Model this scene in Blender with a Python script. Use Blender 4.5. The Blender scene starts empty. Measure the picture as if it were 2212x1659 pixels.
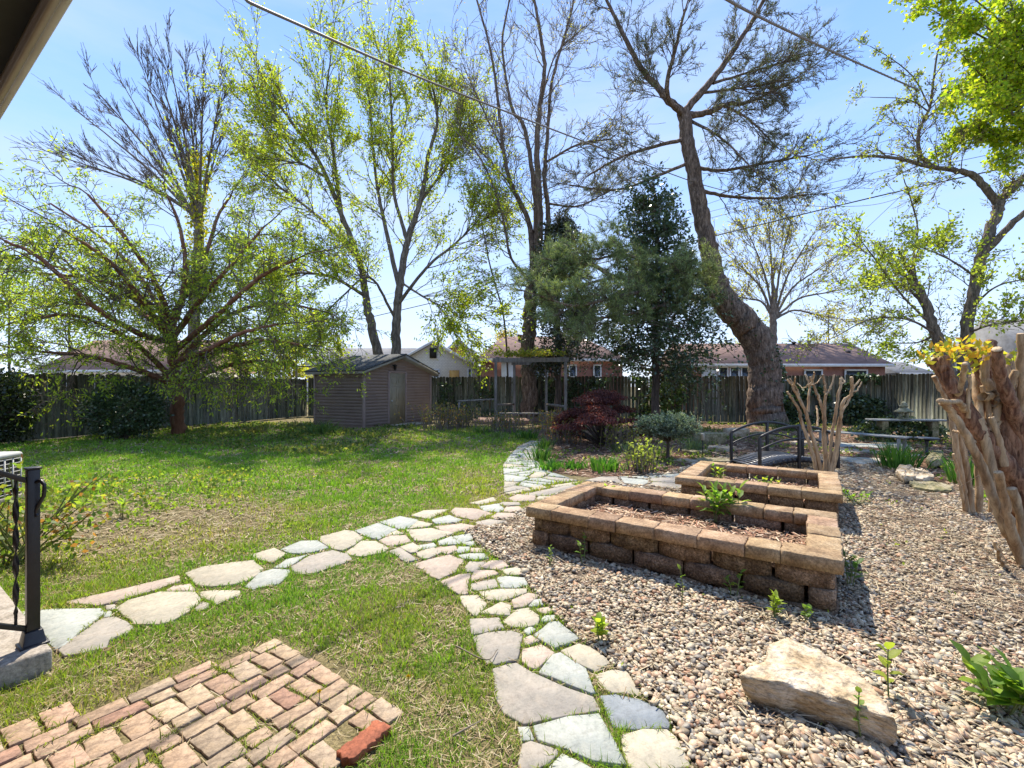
import bpy, math, random
import numpy as np
from mathutils import Vector
random.seed(7); rng = np.random.default_rng(7)
sc = bpy.context.scene
R = math.radians
# ---------------------------------------------------------------- camera, sky, sun, exposure
CAMH = 1.5; F = 983.0; CX = 1106.0; CY = 834.0     # lens in pixels of a 2212 px wide picture
cam_d = bpy.data.cameras.new('camera'); cam = bpy.data.objects.new('camera', cam_d)
sc.collection.objects.link(cam); sc.camera = cam
cam.location = (0, 0, CAMH); cam.rotation_euler = (R(90), 0, 0)
cam_d.sensor_width = 36; cam_d.lens = 16.0; cam_d.clip_start = 0.05; cam_d.clip_end = 3000
cam_d.shift_y = (CY - 829.5) / 2212
SUN_AZ, SUN_EL = -12.0, 58.0
w = bpy.data.worlds.new('World'); sc.world = w; w.use_nodes = True
nt = w.node_tree; nt.nodes.clear()
wo = nt.nodes.new('ShaderNodeOutputWorld'); bg = nt.nodes.new('ShaderNodeBackground')
sky = nt.nodes.new('ShaderNodeTexSky'); sky.sky_type = 'NISHITA'; sky.sun_disc = False
sky.sun_elevation = R(SUN_EL); sky.sun_rotation = R(SUN_AZ); sky.air_density = 1.0; sky.dust_density = 0.3; sky.ozone_density = 3.0
tc = nt.nodes.new('ShaderNodeTexCoord'); mp = nt.nodes.new('ShaderNodeMapping'); mp.inputs['Scale'].default_value = (1.2, 1.2, 5.0)
mp.inputs['Rotation'].default_value = (0.25, 0.2, 0.5)
nz = nt.nodes.new('ShaderNodeTexNoise'); nz.inputs['Scale'].default_value = 1.7; nz.inputs['Detail'].default_value = 7; nz.inputs['Roughness'].default_value = 0.55
cr = nt.nodes.new('ShaderNodeValToRGB'); cr.color_ramp.elements[0].position = 0.38; cr.color_ramp.elements[1].position = 0.80
cr.color_ramp.elements[0].color = (0, 0, 0, 1); cr.color_ramp.elements[1].color = (0.6, 0.6, 0.6, 1)
mx = nt.nodes.new('ShaderNodeMixRGB'); mx.inputs[2].default_value = (2.1, 2.3, 2.65, 1)
L = nt.links.new
L(tc.outputs['Generated'], mp.inputs[0]); L(mp.outputs[0], nz.inputs[0]); L(nz.outputs[0], cr.inputs[0]); L(cr.outputs[0], mx.inputs[0])
sx = nt.nodes.new('ShaderNodeSeparateXYZ'); L(tc.outputs['Generated'], sx.inputs[0]); gr_ = nt.nodes.new('ShaderNodeValToRGB'); e_ = gr_.color_ramp.elements
e_[0].position = 0.0; e_[0].color = (.60, .72, .95, 1); e_[1].position = 0.75; e_[1].color = (.13, .30, .72, 1); k_ = e_.new(.15); k_.color = (.50, .65, .93, 1); k_ = e_.new(.40); k_.color = (.29, .49, .90, 1)
L(sx.outputs[2], gr_.inputs[0]); sc_ = nt.nodes.new('ShaderNodeMixRGB'); sc_.blend_type = 'MULTIPLY'; sc_.inputs[0].default_value = 1; sc_.inputs[2].default_value = (3.3, 3.3, 3.45, 1); L(gr_.outputs[0], sc_.inputs[1])
m2_ = nt.nodes.new('ShaderNodeMixRGB'); m2_.inputs[0].default_value = .85; L(sky.outputs[0], m2_.inputs[1]); L(sc_.outputs[0], m2_.inputs[2])
L(m2_.outputs[0], mx.inputs[1]); L(mx.outputs[0], bg.inputs[0]); bg.inputs[1].default_value = 0.15; L(bg.outputs[0], wo.inputs[0])
sd = bpy.data.lights.new('sun', 'SUN'); sd.energy = 3.0; sd.angle = R(0.53); sd.color = (1.0, 0.91, 0.77)
so = bpy.data.objects.new('sun', sd); sc.collection.objects.link(so)
sv = Vector((math.sin(R(SUN_AZ)) * math.cos(R(SUN_EL)), math.cos(R(SUN_AZ)) * math.cos(R(SUN_EL)), math.sin(R(SUN_EL))))
so.rotation_euler = sv.to_track_quat('Z', 'Y').to_euler(); so.location = (0, 0, 20)
sc.view_settings.view_transform = 'Standard'; sc.view_settings.look = 'None'; sc.view_settings.exposure = 1.5; sc.view_settings.gamma = 1
sc.cycles.max_bounces = 6; sc.cycles.transparent_max_bounces = 6; sc.cycles.diffuse_bounces = 3

# ---------------------------------------------------------------- helpers
A1 = np.array([0.829, -0.560]); A2 = np.array([0.560, 0.829])    # the axes of house, patio and raised beds
def P(px, py, Y): return np.array([(px - CX) / F * Y, Y, CAMH - (py - CY) / F * Y])
def G(px, py, z=0.0):
    Y = (CAMH - z) * F / (py - CY); return np.array([(px - CX) / F * Y, Y, z])
def nrm(v):
    v = np.asarray(v, float); return v / (np.linalg.norm(v, axis=-1, keepdims=True) + 1e-9)
def inpoly(x, y, poly):
    poly = np.asarray(poly); n = len(poly); ins = np.zeros(len(x), bool); j = n - 1
    for i in range(n):
        xi, yi = poly[i][0], poly[i][1]; xj, yj = poly[j][0], poly[j][1]
        if yi != yj:
            c = ((yi > y) != (yj > y)) & (x < (xj - xi) * (y - yi) / (yj - yi) + xi); ins ^= c
        j = i
    return ins
def vnoise(x, y, s, seed=0):
    x = np.asarray(x) / s; y = np.asarray(y) / s
    xi = np.floor(x).astype(np.int64); yi = np.floor(y).astype(np.int64); fx = x - xi; fy = y - yi
    fx = fx * fx * (3 - 2 * fx); fy = fy * fy * (3 - 2 * fy)
    def h(a, b):
        n = (a * 374761393 + b * 668265263 + seed * 982451653) & 0xffffffff
        n = ((n ^ (n >> 13)) * 1274126177) & 0xffffffff; return ((n ^ (n >> 16)) & 0xffff) / 65535.0
    return (h(xi, yi) * (1 - fx) + h(xi + 1, yi) * fx) * (1 - fy) + (h(xi, yi + 1) * (1 - fx) + h(xi + 1, yi + 1) * fx) * fy
def fbm(x, y, s, seed=0): return .5 * vnoise(x, y, s, seed) + .3 * vnoise(x, y, s / 2.1, seed + 1) + .2 * vnoise(x, y, s / 4.3, seed + 2)

class Acc:
    def __init__(s): s.v = []; s.q = []; s.t = []; s.c = []; s.n = 0; s.ng = []
    def add(s, v, q=None, t=None, c=None):
        v = np.asarray(v, float).reshape(-1, 3)
        if q is not None and len(q): s.q.append(np.asarray(q, np.int64).reshape(-1, 4) + s.n)
        if t is not None and len(t): s.t.append(np.asarray(t, np.int64).reshape(-1, 3) + s.n)
        s.v.append(v)
        if c is None: c = np.ones((len(v), 3))
        s.c.append(np.broadcast_to(np.asarray(c, float), (len(v), 3))); s.n += len(v); return s
    def ngon(s, idx): s.ng.append([i for i in idx])
    def box(s, c, size, u=(1, 0), tilt=0.0, col=None):
        u = nrm(np.array([u[0], u[1], 0.0])); v = np.array([-u[1], u[0], 0.0]); zz = np.array([0, 0, 1.0])
        if tilt: u, zz = u * math.cos(tilt) + zz * math.sin(tilt), zz * math.cos(tilt) - u * math.sin(tilt)
        hx, hy, hz = size[0] / 2, size[1] / 2, size[2] / 2; pts = []
        for dz in (-1, 1):
            for dx, dy in ((-1, -1), (1, -1), (1, 1), (-1, 1)): pts.append(np.asarray(c, float) + u * dx * hx + v * dy * hy + zz * dz * hz)
        return s.add(pts, [[0, 3, 2, 1], [4, 5, 6, 7], [0, 1, 5, 4], [1, 2, 6, 5], [2, 3, 7, 6], [3, 0, 4, 7]], c=col)
    def beam(s, a, b, wd, ht, col=None):
        a = np.asarray(a, float); b = np.asarray(b, float); d = b - a; l = np.linalg.norm(d); d = d / l
        side = np.cross(d, [0, 0, 1.0])
        side = nrm(side) if np.linalg.norm(side) > 1e-3 else np.array([1.0, 0, 0])
        up = np.cross(side, d); pts = []
        for e in (a, b):
            for sx, sz in ((-1, -1), (1, -1), (1, 1), (-1, 1)): pts.append(e + side * sx * wd / 2 + up * sz * ht / 2)
        return s.add(pts, [[0, 3, 2, 1], [4, 5, 6, 7], [0, 1, 5, 4], [1, 2, 6, 5], [2, 3, 7, 6], [3, 0, 4, 7]], c=col)
    def tube(s, pts, rad, k=6, col=None, cap=False, wob=0.0):
        pts = np.asarray(pts, float); n = len(pts)
        rad = np.broadcast_to(np.asarray(rad, float), (n,))
        t = np.gradient(pts, axis=0); t = nrm(t); ref = np.array([0.31, 0.21, 0.93]) if abs(t[:, 2]).mean() < 0.75 else np.array([0.9, 0.4, 0.1])
        a = nrm(np.cross(t, ref)); b = np.cross(t, a); ang = np.arange(k) * 2 * math.pi / k
        rr = rad[:, None] * (1 + wob * (rng.random((n, k)) - .5)) if wob else rad[:, None] * np.ones((1, k))
        v = pts[:, None, :] + rr[:, :, None] * (np.cos(ang)[None, :, None] * a[:, None, :] + np.sin(ang)[None, :, None] * b[:, None, :])
        i = np.arange(n - 1)[:, None] * k; j = np.arange(k)[None, :]; j2 = (j + 1) % k
        q = np.stack([i + j, i + j2, i + k + j2, i + k + j], -1).reshape(-1, 4)
        base = s.n; s.add(v.reshape(-1, 3), q, c=col)
        if cap: s.ngon([base + m for m in range(k)][::-1]); s.ngon([base + (n - 1) * k + m for m in range(k)])
        return s
    def prism(s, poly, z0, z1, bevel=0.0, col=None, top=None):
        poly = np.asarray(poly, float)[:, :2]; n = len(poly)
        ar = 0.5 * np.sum(poly[:, 0] * np.roll(poly[:, 1], -1) - np.roll(poly[:, 0], -1) * poly[:, 1])
        if ar < 0: poly = poly[::-1]
        rings = [(poly, z0)]
        if bevel > 0:
            c = poly.mean(0); d = nrm(c - poly); rings += [(poly, z1 - bevel * .6), (poly + d * bevel * .9, z1)]
        else: rings.append((poly, z1))
        base = s.n; vs = []; tz = top if top is not None else 0
        for k, (p, z) in enumerate(rings):
            zz = np.full(n, z) + (tz if k else 0); vs.append(np.column_stack([p, zz]))
        q = []
        for k in range(len(rings) - 1):
            for i in range(n): j = (i + 1) % n; q.append([k * n + i, k * n + j, (k + 1) * n + j, (k + 1) * n + i])
        s.add(np.vstack(vs), q, c=col)
        s.ngon([base + (len(rings) - 1) * n + i for i in range(n)]); s.ngon([base + i for i in range(n)][::-1]); return s
    def lathe(s, c, prof, k=12, col=None, sq=0):
        c = np.asarray(c, float); m = len(prof); ang = np.arange(k) * 2 * math.pi / k + (math.pi / k); v = []
        for r, z in prof: v.append(np.column_stack([c[0] + r * np.cos(ang), c[1] + r * np.sin(ang), np.full(k, c[2] + z)]))
        q = [[i * k + j, i * k + (j + 1) % k, (i + 1) * k + (j + 1) % k, (i + 1) * k + j] for i in range(m - 1) for j in range(k)]
        base = s.n; s.add(np.vstack(v), q, c=col); s.ngon([base + j for j in range(k)][::-1]); s.ngon([base + (m - 1) * k + j for j in range(k)]); return s
    def leaves(s, p, d, ln, wd, col, fold=0.0):
        p = np.asarray(p, float); N = len(p)
        if N == 0: return s
        d = nrm(d); side = nrm(np.cross(d, rng.normal(size=(N, 3)))); ln = np.broadcast_to(ln, (N,))[:, None]; wd = np.broadcast_to(wd, (N,))[:, None]
        v = np.stack([p, p + d * ln * .45 + side * wd * .5, p + d * ln, p + d * ln * .45 - side * wd * .5], 1).reshape(-1, 3)
        q = np.arange(N * 4).reshape(-1, 4); return s.add(v, q, c=np.repeat(np.broadcast_to(col, (N, 3)), 4, axis=0))
    def blades(s, p, d, ln, wd, col, bend=.3):
        p = np.asarray(p, float); N = len(p)
        if N == 0: return s
        d = nrm(d); az = rng.random(N) * 6.283; side = np.column_stack([np.cos(az), np.sin(az), np.zeros(N)])
        ln = np.broadcast_to(ln, (N,))[:, None]; wd = np.broadcast_to(wd, (N,))[:, None]
        out = d.copy(); out[:, 2] = 0; m = p + d * ln * .55; tip = m + nrm(d + out * 1.0 * bend * 3 - np.array([0, 0, bend])) * ln * .45
        v = np.stack([p - side * wd * .5, p + side * wd * .5, m + side * wd * .4, m - side * wd * .4, tip], 1).reshape(-1, 3)
        b = np.arange(N)[:, None] * 5
        return s.add(v, b + np.array([0, 1, 2, 3]), b + np.array([3, 2, 4]), c=np.repeat(np.broadcast_to(col, (N, 3)), 5, axis=0))
    def mesh(s, name, origin=(0, 0, 0)):
        V = np.vstack(s.v) - np.asarray(origin, float); C = np.vstack(s.c)
        Q = np.vstack(s.q) if s.q else np.zeros((0, 4), np.int64); T = np.vstack(s.t) if s.t else np.zeros((0, 3), np.int64)
        loops = [Q.ravel(), T.ravel()] + [np.array(g) for g in s.ng]; tot = [np.full(len(Q), 4), np.full(len(T), 3), np.array([len(g) for g in s.ng], int)]
        loops = np.concatenate(loops).astype(np.int32); tot = np.concatenate(tot).astype(np.int32); st = np.concatenate([[0], np.cumsum(tot)[:-1]]).astype(np.int32)
        me = bpy.data.meshes.new(name); me.vertices.add(len(V)); me.vertices.foreach_set('co', V.astype(np.float32).ravel())
        me.loops.add(len(loops)); me.loops.foreach_set('vertex_index', loops); me.polygons.add(len(tot)); me.polygons.foreach_set('loop_start', st)
        me.update(calc_edges=True)
        a = me.color_attributes.new('Col', 'FLOAT_COLOR', 'POINT'); a.data.foreach_set('color', np.column_stack([C, np.ones(len(C))]).astype(np.float32).ravel())
        return me

def wloc(o):
    v = Vector((0, 0, 0))
    while o: v += o.location; o = o.parent
    return np.array(v)
def tag(o, label=None, cat=None, group=None, kind=None):
    if label: o['label'] = label
    if cat: o['category'] = cat
    if group: o['group'] = group
    if kind: o['kind'] = kind
    return o
def thing(name, label, cat, loc=(0, 0, 0), group=None):
    o = bpy.data.objects.new(name, None); sc.collection.objects.link(o); o.location = [float(a) for a in loc]; o.empty_display_size = .1
    return tag(o, label, cat, group)
def part(name, acc, mat, parent=None, bevel=0.0, smooth=False, origin=None):
    org = wloc(parent) if parent is not None else (np.zeros(3) if origin is None else np.asarray(origin, float))
    me = acc.mesh(name, org); me.materials.append(mat); o = bpy.data.objects.new(name, me); sc.collection.objects.link(o)
    if parent is not None: o.parent = parent
    else: o.location = [float(a) for a in org]
    if smooth: me.polygons.foreach_set('use_smooth', np.ones(len(me.polygons), bool))
    if bevel: b = o.modifiers.new('bevel', 'BEVEL'); b.width = bevel; b.segments = 2; b.limit_method = 'ANGLE'
    return o
def copy_tree(o, parent=None):
    c = o.copy(); sc.collection.objects.link(c)
    if parent is not None: c.parent = parent
    for ch in [k for k in bpy.data.objects if k.parent == o and k != c]: copy_tree(ch, c)
    return c

# ---------------------------------------------------------------- materials
def ramp(nt, fac, stops):
    r = nt.nodes.new('ShaderNodeValToRGB'); e = r.color_ramp.elements
    while len(e) > 1: e.remove(e[0])
    e[0].position = stops[0][0]; e[0].color = (*stops[0][1], 1)
    for p, c in stops[1:]: n = e.new(p); n.color = (*c, 1)
    nt.links.new(fac, r.inputs[0]); return r.outputs[0]
def mat(name, cols, scale=4.0, rough=.85, bump=.3, bscale=40.0, stretch=(1, 1, 1), attr=False, spec=.3, metal=0.0, detail=6, bdist=.01, cell=False, speck=None):
    m = bpy.data.materials.new(name); m.use_nodes = True; t = m.node_tree; b = t.nodes['Principled BSDF']; Lk = t.links.new
    c = t.nodes.new('ShaderNodeTexCoord'); mpn = t.nodes.new('ShaderNodeMapping'); mpn.inputs['Scale'].default_value = stretch; Lk(c.outputs['Object'], mpn.inputs[0])
    n = t.nodes.new('ShaderNodeTexNoise'); n.inputs['Scale'].default_value = scale; n.inputs['Detail'].default_value = detail; n.inputs['Roughness'].default_value = .62; Lk(mpn.outputs[0], n.inputs[0])
    k = len(cols); col = ramp(t, n.outputs[0], [(.28 + .44 * i / max(1, k - 1), cc) for i, cc in enumerate(cols)])
    if attr:
        at = t.nodes.new('ShaderNodeVertexColor'); at.layer_name = 'Col'; mm = t.nodes.new('ShaderNodeMixRGB'); mm.blend_type = 'MULTIPLY'; mm.inputs[0].default_value = 1
        Lk(col, mm.inputs[1]); Lk(at.outputs[0], mm.inputs[2]); col = mm.outputs[0]
    if speck:
        ns = t.nodes.new('ShaderNodeTexNoise'); ns.inputs['Scale'].default_value = speck[0]; ns.inputs['Detail'].default_value = 4; ns.inputs['Roughness'].default_value = .8; Lk(mpn.outputs[0], ns.inputs[0])
        rs = ramp(t, ns.outputs[0], [(.34, (speck[1],) * 3), (.5, (1, 1, 1)), (.66, (speck[2],) * 3)]); m3 = t.nodes.new('ShaderNodeMixRGB'); m3.blend_type = 'MULTIPLY'; m3.inputs[0].default_value = 1; Lk(col, m3.inputs[1]); Lk(rs, m3.inputs[2]); col = m3.outputs[0]
    Lk(col, b.inputs['Base Color']); b.inputs['Roughness'].default_value = rough; b.inputs['Specular IOR Level'].default_value = spec; b.inputs['Metallic'].default_value = metal
    if bump:
        n2 = t.nodes.new('ShaderNodeTexVoronoi' if cell else 'ShaderNodeTexNoise'); n2.inputs['Scale'].default_value = bscale
        if not cell: n2.inputs['Detail'].default_value = 5
        Lk(mpn.outputs[0], n2.inputs[0]); bp = t.nodes.new('ShaderNodeBump'); bp.inputs['Strength'].default_value = bump; bp.inputs['Distance'].default_value = bdist
        Lk(n2.outputs[0], bp.inputs['Height']); Lk(bp.outputs[0], b.inputs['Normal'])
    return m
def leafmat(name, trans=.5, rough=.5, spec=.25, tint=(1, 1, 1)):
    m = bpy.data.materials.new(name); m.use_nodes = True; t = m.node_tree; b = t.nodes['Principled BSDF']; Lk = t.links.new; o = t.nodes['Material Output']
    at = t.nodes.new('ShaderNodeVertexColor'); at.layer_name = 'Col'
    Lk(at.outputs[0], b.inputs['Base Color']); b.inputs['Roughness'].default_value = rough; b.inputs['Specular IOR Level'].default_value = spec
    tr = t.nodes.new('ShaderNodeBsdfTranslucent'); mm = t.nodes.new('ShaderNodeMixRGB'); mm.blend_type = 'MULTIPLY'; mm.inputs[0].default_value = 1; mm.inputs[2].default_value = (1.9 * tint[0], 1.95 * tint[1], .8 * tint[2], 1)
    Lk(at.outputs[0], mm.inputs[1]); Lk(mm.outputs[0], tr.inputs[0]); mi = t.nodes.new('ShaderNodeMixShader'); mi.inputs[0].default_value = trans
    Lk(b.outputs[0], mi.inputs[1]); Lk(tr.outputs[0], mi.inputs[2]); Lk(mi.outputs[0], o.inputs['Surface']); return m
WHITE = [(1, 1, 1), (.93, .93, .93), (1, 1, 1)]
M_leaf = leafmat('leaf', .55); M_leafd = leafmat('glossy_leaf', .18, .28, .55); M_grass = leafmat('grass_blade', .35, .6, .2)
M_needle = leafmat('needle', .25, .5, .3)
M_ground = mat('soil_and_thatch', [(.07, .055, .03), (.15, .125, .055), (.24, .19, .10)], 9, .95, .8, 60, detail=10, bdist=.02, speck=(60, 0.4, 1.8))
M_mulch = mat('mulch_soil', [(.05, .028, .016), (.13, .075, .045), (.24, .16, .10)], 14, .95, .9, 70, detail=10, bdist=.02, speck=(50, 0.4, 2.0))
M_gravelbase = mat('gravel_soil', [(.06, .045, .03), (.14, .11, .08), (.25, .2, .15)], 20, .95, .9, 80, detail=10, bdist=.02, speck=(60, 0.4, 1.8))
M_litter = mat('litter', WHITE, 30, .9, 0, attr=True)
M_pebble = mat('pebble', [(.85, .85, .85), (1.1, 1.1, 1.1), (.95, .93, .9)], 40, .55, .1, 120, attr=True, spec=.4, speck=(90, 0.75, 1.2))
M_flag = mat('flagstone', [(.62, .58, .52), (1.0, .98, .95), (.82, .83, .82), (1.08, 1.02, .94)], 6, .8, .6, 28, attr=True, spec=.35, detail=9, bdist=.006, speck=(35, 0.78, 1.12))
M_brick = mat('patio_brick', [(.7, .66, .64), (1.0, 1.0, 1.0), (1.15, 1.1, 1.0)], 14, .85, .6, 60, attr=True, detail=8, bdist=.006, speck=(45, 0.6, 1.3))
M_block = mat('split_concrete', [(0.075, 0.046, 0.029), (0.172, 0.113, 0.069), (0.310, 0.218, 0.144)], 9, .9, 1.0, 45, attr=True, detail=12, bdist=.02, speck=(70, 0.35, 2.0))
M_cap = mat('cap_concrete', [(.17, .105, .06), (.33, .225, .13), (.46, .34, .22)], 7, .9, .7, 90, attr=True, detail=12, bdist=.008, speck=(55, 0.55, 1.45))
M_rock = mat('sandstone', [(.22, .15, .08), (.40, .30, .18), (.55, .46, .34), (.62, .56, .46)], 5, .85, .8, 22, detail=11, bdist=.03, stretch=(1, 1, 2.5), speck=(30, 0.5, 1.3))
M_moss = mat('mossy_stone', [(.10, .11, .04), (.24, .21, .11), (.40, .34, .24)], 7, .9, .7, 30, detail=8, bdist=.02, speck=(30, 0.5, 1.5))
M_conc = mat('step_concrete', [(.22, .19, .15), (.34, .30, .25), (.42, .38, .33)], 8, .9, .6, 90, detail=11, bdist=.006, speck=(60, 0.6, 1.35))
M_iron = mat('black_iron', [(.012, .012, .015), (.022, .022, .026)], 30, .38, .15, 200, spec=.5)
M_fence = mat('weathered_boards', [(0.032, 0.036, 0.025), (0.090, 0.096, 0.070), (0.181, 0.181, 0.145), (0.109, 0.116, 0.072)], 2.2, .92, .6, 18, (5, 5, .55), attr=True, detail=9, speck=(14, 0.6, 1.4))
M_side = mat('shed_siding', [(0.259, 0.196, 0.178), (0.305, 0.236, 0.213), (0.333, 0.259, 0.230)], 1.5, .6, .05, 30, (1, 1, 1.0), attr=True)
M_trim = mat('shed_trim', [(0.297, 0.220, 0.198), (0.363, 0.275, 0.242)], 3, .6, .05, 30)
M_door = mat('shed_door', [(0.288, 0.231, 0.150), (0.350, 0.288, 0.194)], 3, .55, .08, 40)
M_shingle = mat('dark_shingle', [(.035, .038, .04), (.075, .08, .08), (.12, .12, .115)], 12, .9, .6, 40, detail=8, speck=(25, 0.6, 1.5))
M_eave = mat('eave_trim', [(.30, .29, .25), (.40, .38, .33)], 4, .6, .05, 30)
M_oldwood = mat('grey_timber', [(.10, .09, .08), (.2, .18, .16), (.30, .28, .26)], 3, .9, .6, 30, (4, 4, .8), detail=8)
M_bark = mat('grey_bark', [(0.075, 0.063, 0.051), (0.180, 0.150, 0.120), (0.330, 0.285, 0.232)], 6, .95, 1.0, 16, (2.2, 2.2, .45), detail=10, bdist=.05, speck=(14, 0.5, 1.5))
M_barkp = mat('pine_bark', [(0.061, 0.043, 0.032), (0.176, 0.128, 0.095), (0.338, 0.263, 0.203)], 5, .95, 1.0, 9, (2, 2, .55), detail=10, bdist=.09, speck=(12, 0.4, 1.6))
M_barkd = mat('dark_bark', [(0.035, 0.028, 0.022), (0.091, 0.070, 0.056), (0.168, 0.126, 0.105)], 6, .95, .8, 20, (2, 2, .5), detail=8, bdist=.03)
M_barkr = mat('red_bark', [(.10, .04, .025), (.22, .10, .06), (.30, .17, .11)], 4, .85, .8, 14, (2.5, 2.5, .5), detail=9, bdist=.02)
M_crape = mat('crape_bark', [(.14, .075, .035), (.33, .21, .11), (.48, .36, .22), (.22, .12, .06)], 3.2, .7, .5, 12, (3, 3, .5), detail=9, bdist=.015, speck=(10, 0.6, 1.3))
M_craper = mat('crape_bark_red', [(.05, .02, .012), (.15, .065, .035), (.30, .17, .10), (.10, .04, .022), (.24, .14, .08)], 6, .7, .7, 10, (3, 3, .5), detail=9, bdist=.02, speck=(10, 0.45, 1.4))
M_cut = mat('cut_wood', [(.48, .33, .19), (.62, .48, .31)], 20, .85, .4, 60, speck=(60, 0.5, 1.2))
M_twig = mat('twig', [(0.091, 0.068, 0.052), (0.182, 0.143, 0.111)], 20, .9, 0)
M_twigl = mat('pale_twig', [(.15, .12, .09), (.24, .20, .155)], 20, .9, 0)
M_wire = mat('cable', [(.02, .02, .022), (.045, .04, .04)], 20, .6, 0)
M_wirel = mat('bare_cable', [(.16, .14, .12), (.24, .21, .18)], 20, .6, 0)
M_white = mat('white_paint', [(.55, .55, .54), (.72, .72, .72)], 4, .6, .1, 40)
M_glass = mat('window_glass', [(.02, .025, .03), (.05, .06, .07)], 2, .1, 0, spec=.7)
M_ply = mat('plywood', [(.50, .28, .08), (.62, .38, .13)], 5, .8, .1, 30)
M_soffit = mat('brown_soffit', [(.035, .033, .022), (.05, .046, .032)], 4, .6, .05, 30)
M_gutter = mat('gutter_metal', [(.30, .26, .21), (.40, .36, .30)], 3, .4, .05, 30, spec=.5)
M_bench = mat('bench_slat', [(.17, .18, .17), (.30, .31, .30)], 8, .75, .3, 60)
M_lantern = mat('lantern_stone', [(.13, .14, .07), (.26, .25, .16), (.38, .37, .30)], 12, .9, .6, 60, detail=8, speck=(40, 0.6, 1.4))
M_ac = mat('pale_metal', [(.45, .45, .42), (.55, .55, .52)], 4, .5, .05, 40)
M_black = mat('dark_grille', [(.012, .012, .012), (.03, .03, .03)], 40, .7, .4, 60)
M_water = mat('pond_water', [(.01, .015, .01), (.02, .025, .015)], 3, .06, .05, 8, spec=.6)
def brickmat(name, c1, c2, mortar, s):
    m = bpy.data.materials.new(name); m.use_nodes = True; t = m.node_tree; b = t.nodes['Principled BSDF']; c = t.nodes.new('ShaderNodeTexCoord'); mpn = t.nodes.new('ShaderNodeMapping')
    mpn.inputs['Rotation'].default_value = (R(90), 0, 0); t.links.new(c.outputs['Object'], mpn.inputs[0]); br = t.nodes.new('ShaderNodeTexBrick'); br.inputs['Scale'].default_value = s
    br.inputs['Color1'].default_value = (*c1, 1); br.inputs['Color2'].default_value = (*c2, 1); br.inputs['Mortar'].default_value = (*mortar, 1); br.inputs['Mortar Size'].default_value = .012
    t.links.new(mpn.outputs[0], br.inputs[0]); t.links.new(br.outputs[0], b.inputs['Base Color']); b.inputs['Roughness'].default_value = .9; return m
M_brickwall = brickmat('red_brick', (.22, .08, .05), (.28, .11, .07), (.28, .24, .2), 4.0)
M_whitesiding = brickmat('peeling_white_siding', (.66, .66, .67), (.72, .72, .72), (.30, .29, .29), 2.2)
def shinglemat(name, c):
    c = np.array(c); m = mat(name, [tuple(c * .7), tuple(c), tuple(c * 1.25)], 3, .95, .4, 20, (1, 1, 1), detail=9); return m
M_roofb = shinglemat('brown_shingle', (.20, .13, .11)); M_roofg = shinglemat('grey_shingle', (.20, .20, .20))

# ---------------------------------------------------------------- ground zones (ground plan coordinates)
def GP(l): return np.array([G(a, b)[:2] for a, b in l])
gravel_poly = np.vstack([GP([(1000, 1150), (1044, 1191), (1102, 1226), (1141, 1266), (1193, 1326), (1252, 1383), (1321, 1435), (1389, 1508), (1448, 1571), (1492, 1663)]),
                         [(.75, 1.2), (6.5, 1.2), (9.5, 4.5)], GP([(2212, 1085), (2060, 1050), (1960, 1030), (1880, 1000), (1800, 985), (1560, 985), (1450, 1020), (1260, 1045), (1130, 1100)])])
mulch_poly = np.vstack([GP([(1185, 1020), (1165, 980), (1160, 945)]), [(.3, 15.5), (2.0, 19.5), (10.5, 17.8), (13.6, 16.5), (13.5, 9.0), (9.5, 4.5)],
                        GP([(2212, 1085), (2060, 1050), (1960, 1030), (1880, 1000), (1800, 985), (1560, 985), (1450, 1020), (1300, 1035)])])
g = Acc()
xs = np.concatenate([np.linspace(-400, -40, 8), np.linspace(-30, 30, 61), np.linspace(40, 400, 8)]); ys = np.concatenate([np.linspace(-60, -6, 6), np.linspace(-4, 45, 50), np.linspace(60, 900, 10)])
X, Y = np.meshgrid(xs, ys); nx = len(xs)
i, j = np.meshgrid(np.arange(nx - 1), np.arange(len(ys) - 1)); b0 = (j * nx + i).ravel()
g.add(np.column_stack([X.ravel(), Y.ravel(), np.zeros(X.size)]), np.stack([b0, b0 + 1, b0 + nx + 1, b0 + nx], 1))
tag(part('ground', g, M_ground), kind='structure')
a = Acc(); a.add(np.column_stack([gravel_poly, np.full(len(gravel_poly), .008)])); a.ngon(range(len(gravel_poly))[::-1]); tag(part('gravel_bed', a, M_gravelbase), kind='structure')
a = Acc(); a.add(np.column_stack([mulch_poly, np.full(len(mulch_poly), .004)])); a.ngon(range(len(mulch_poly))); tag(part('mulch_bed', a, M_mulch), kind='structure')

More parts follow.
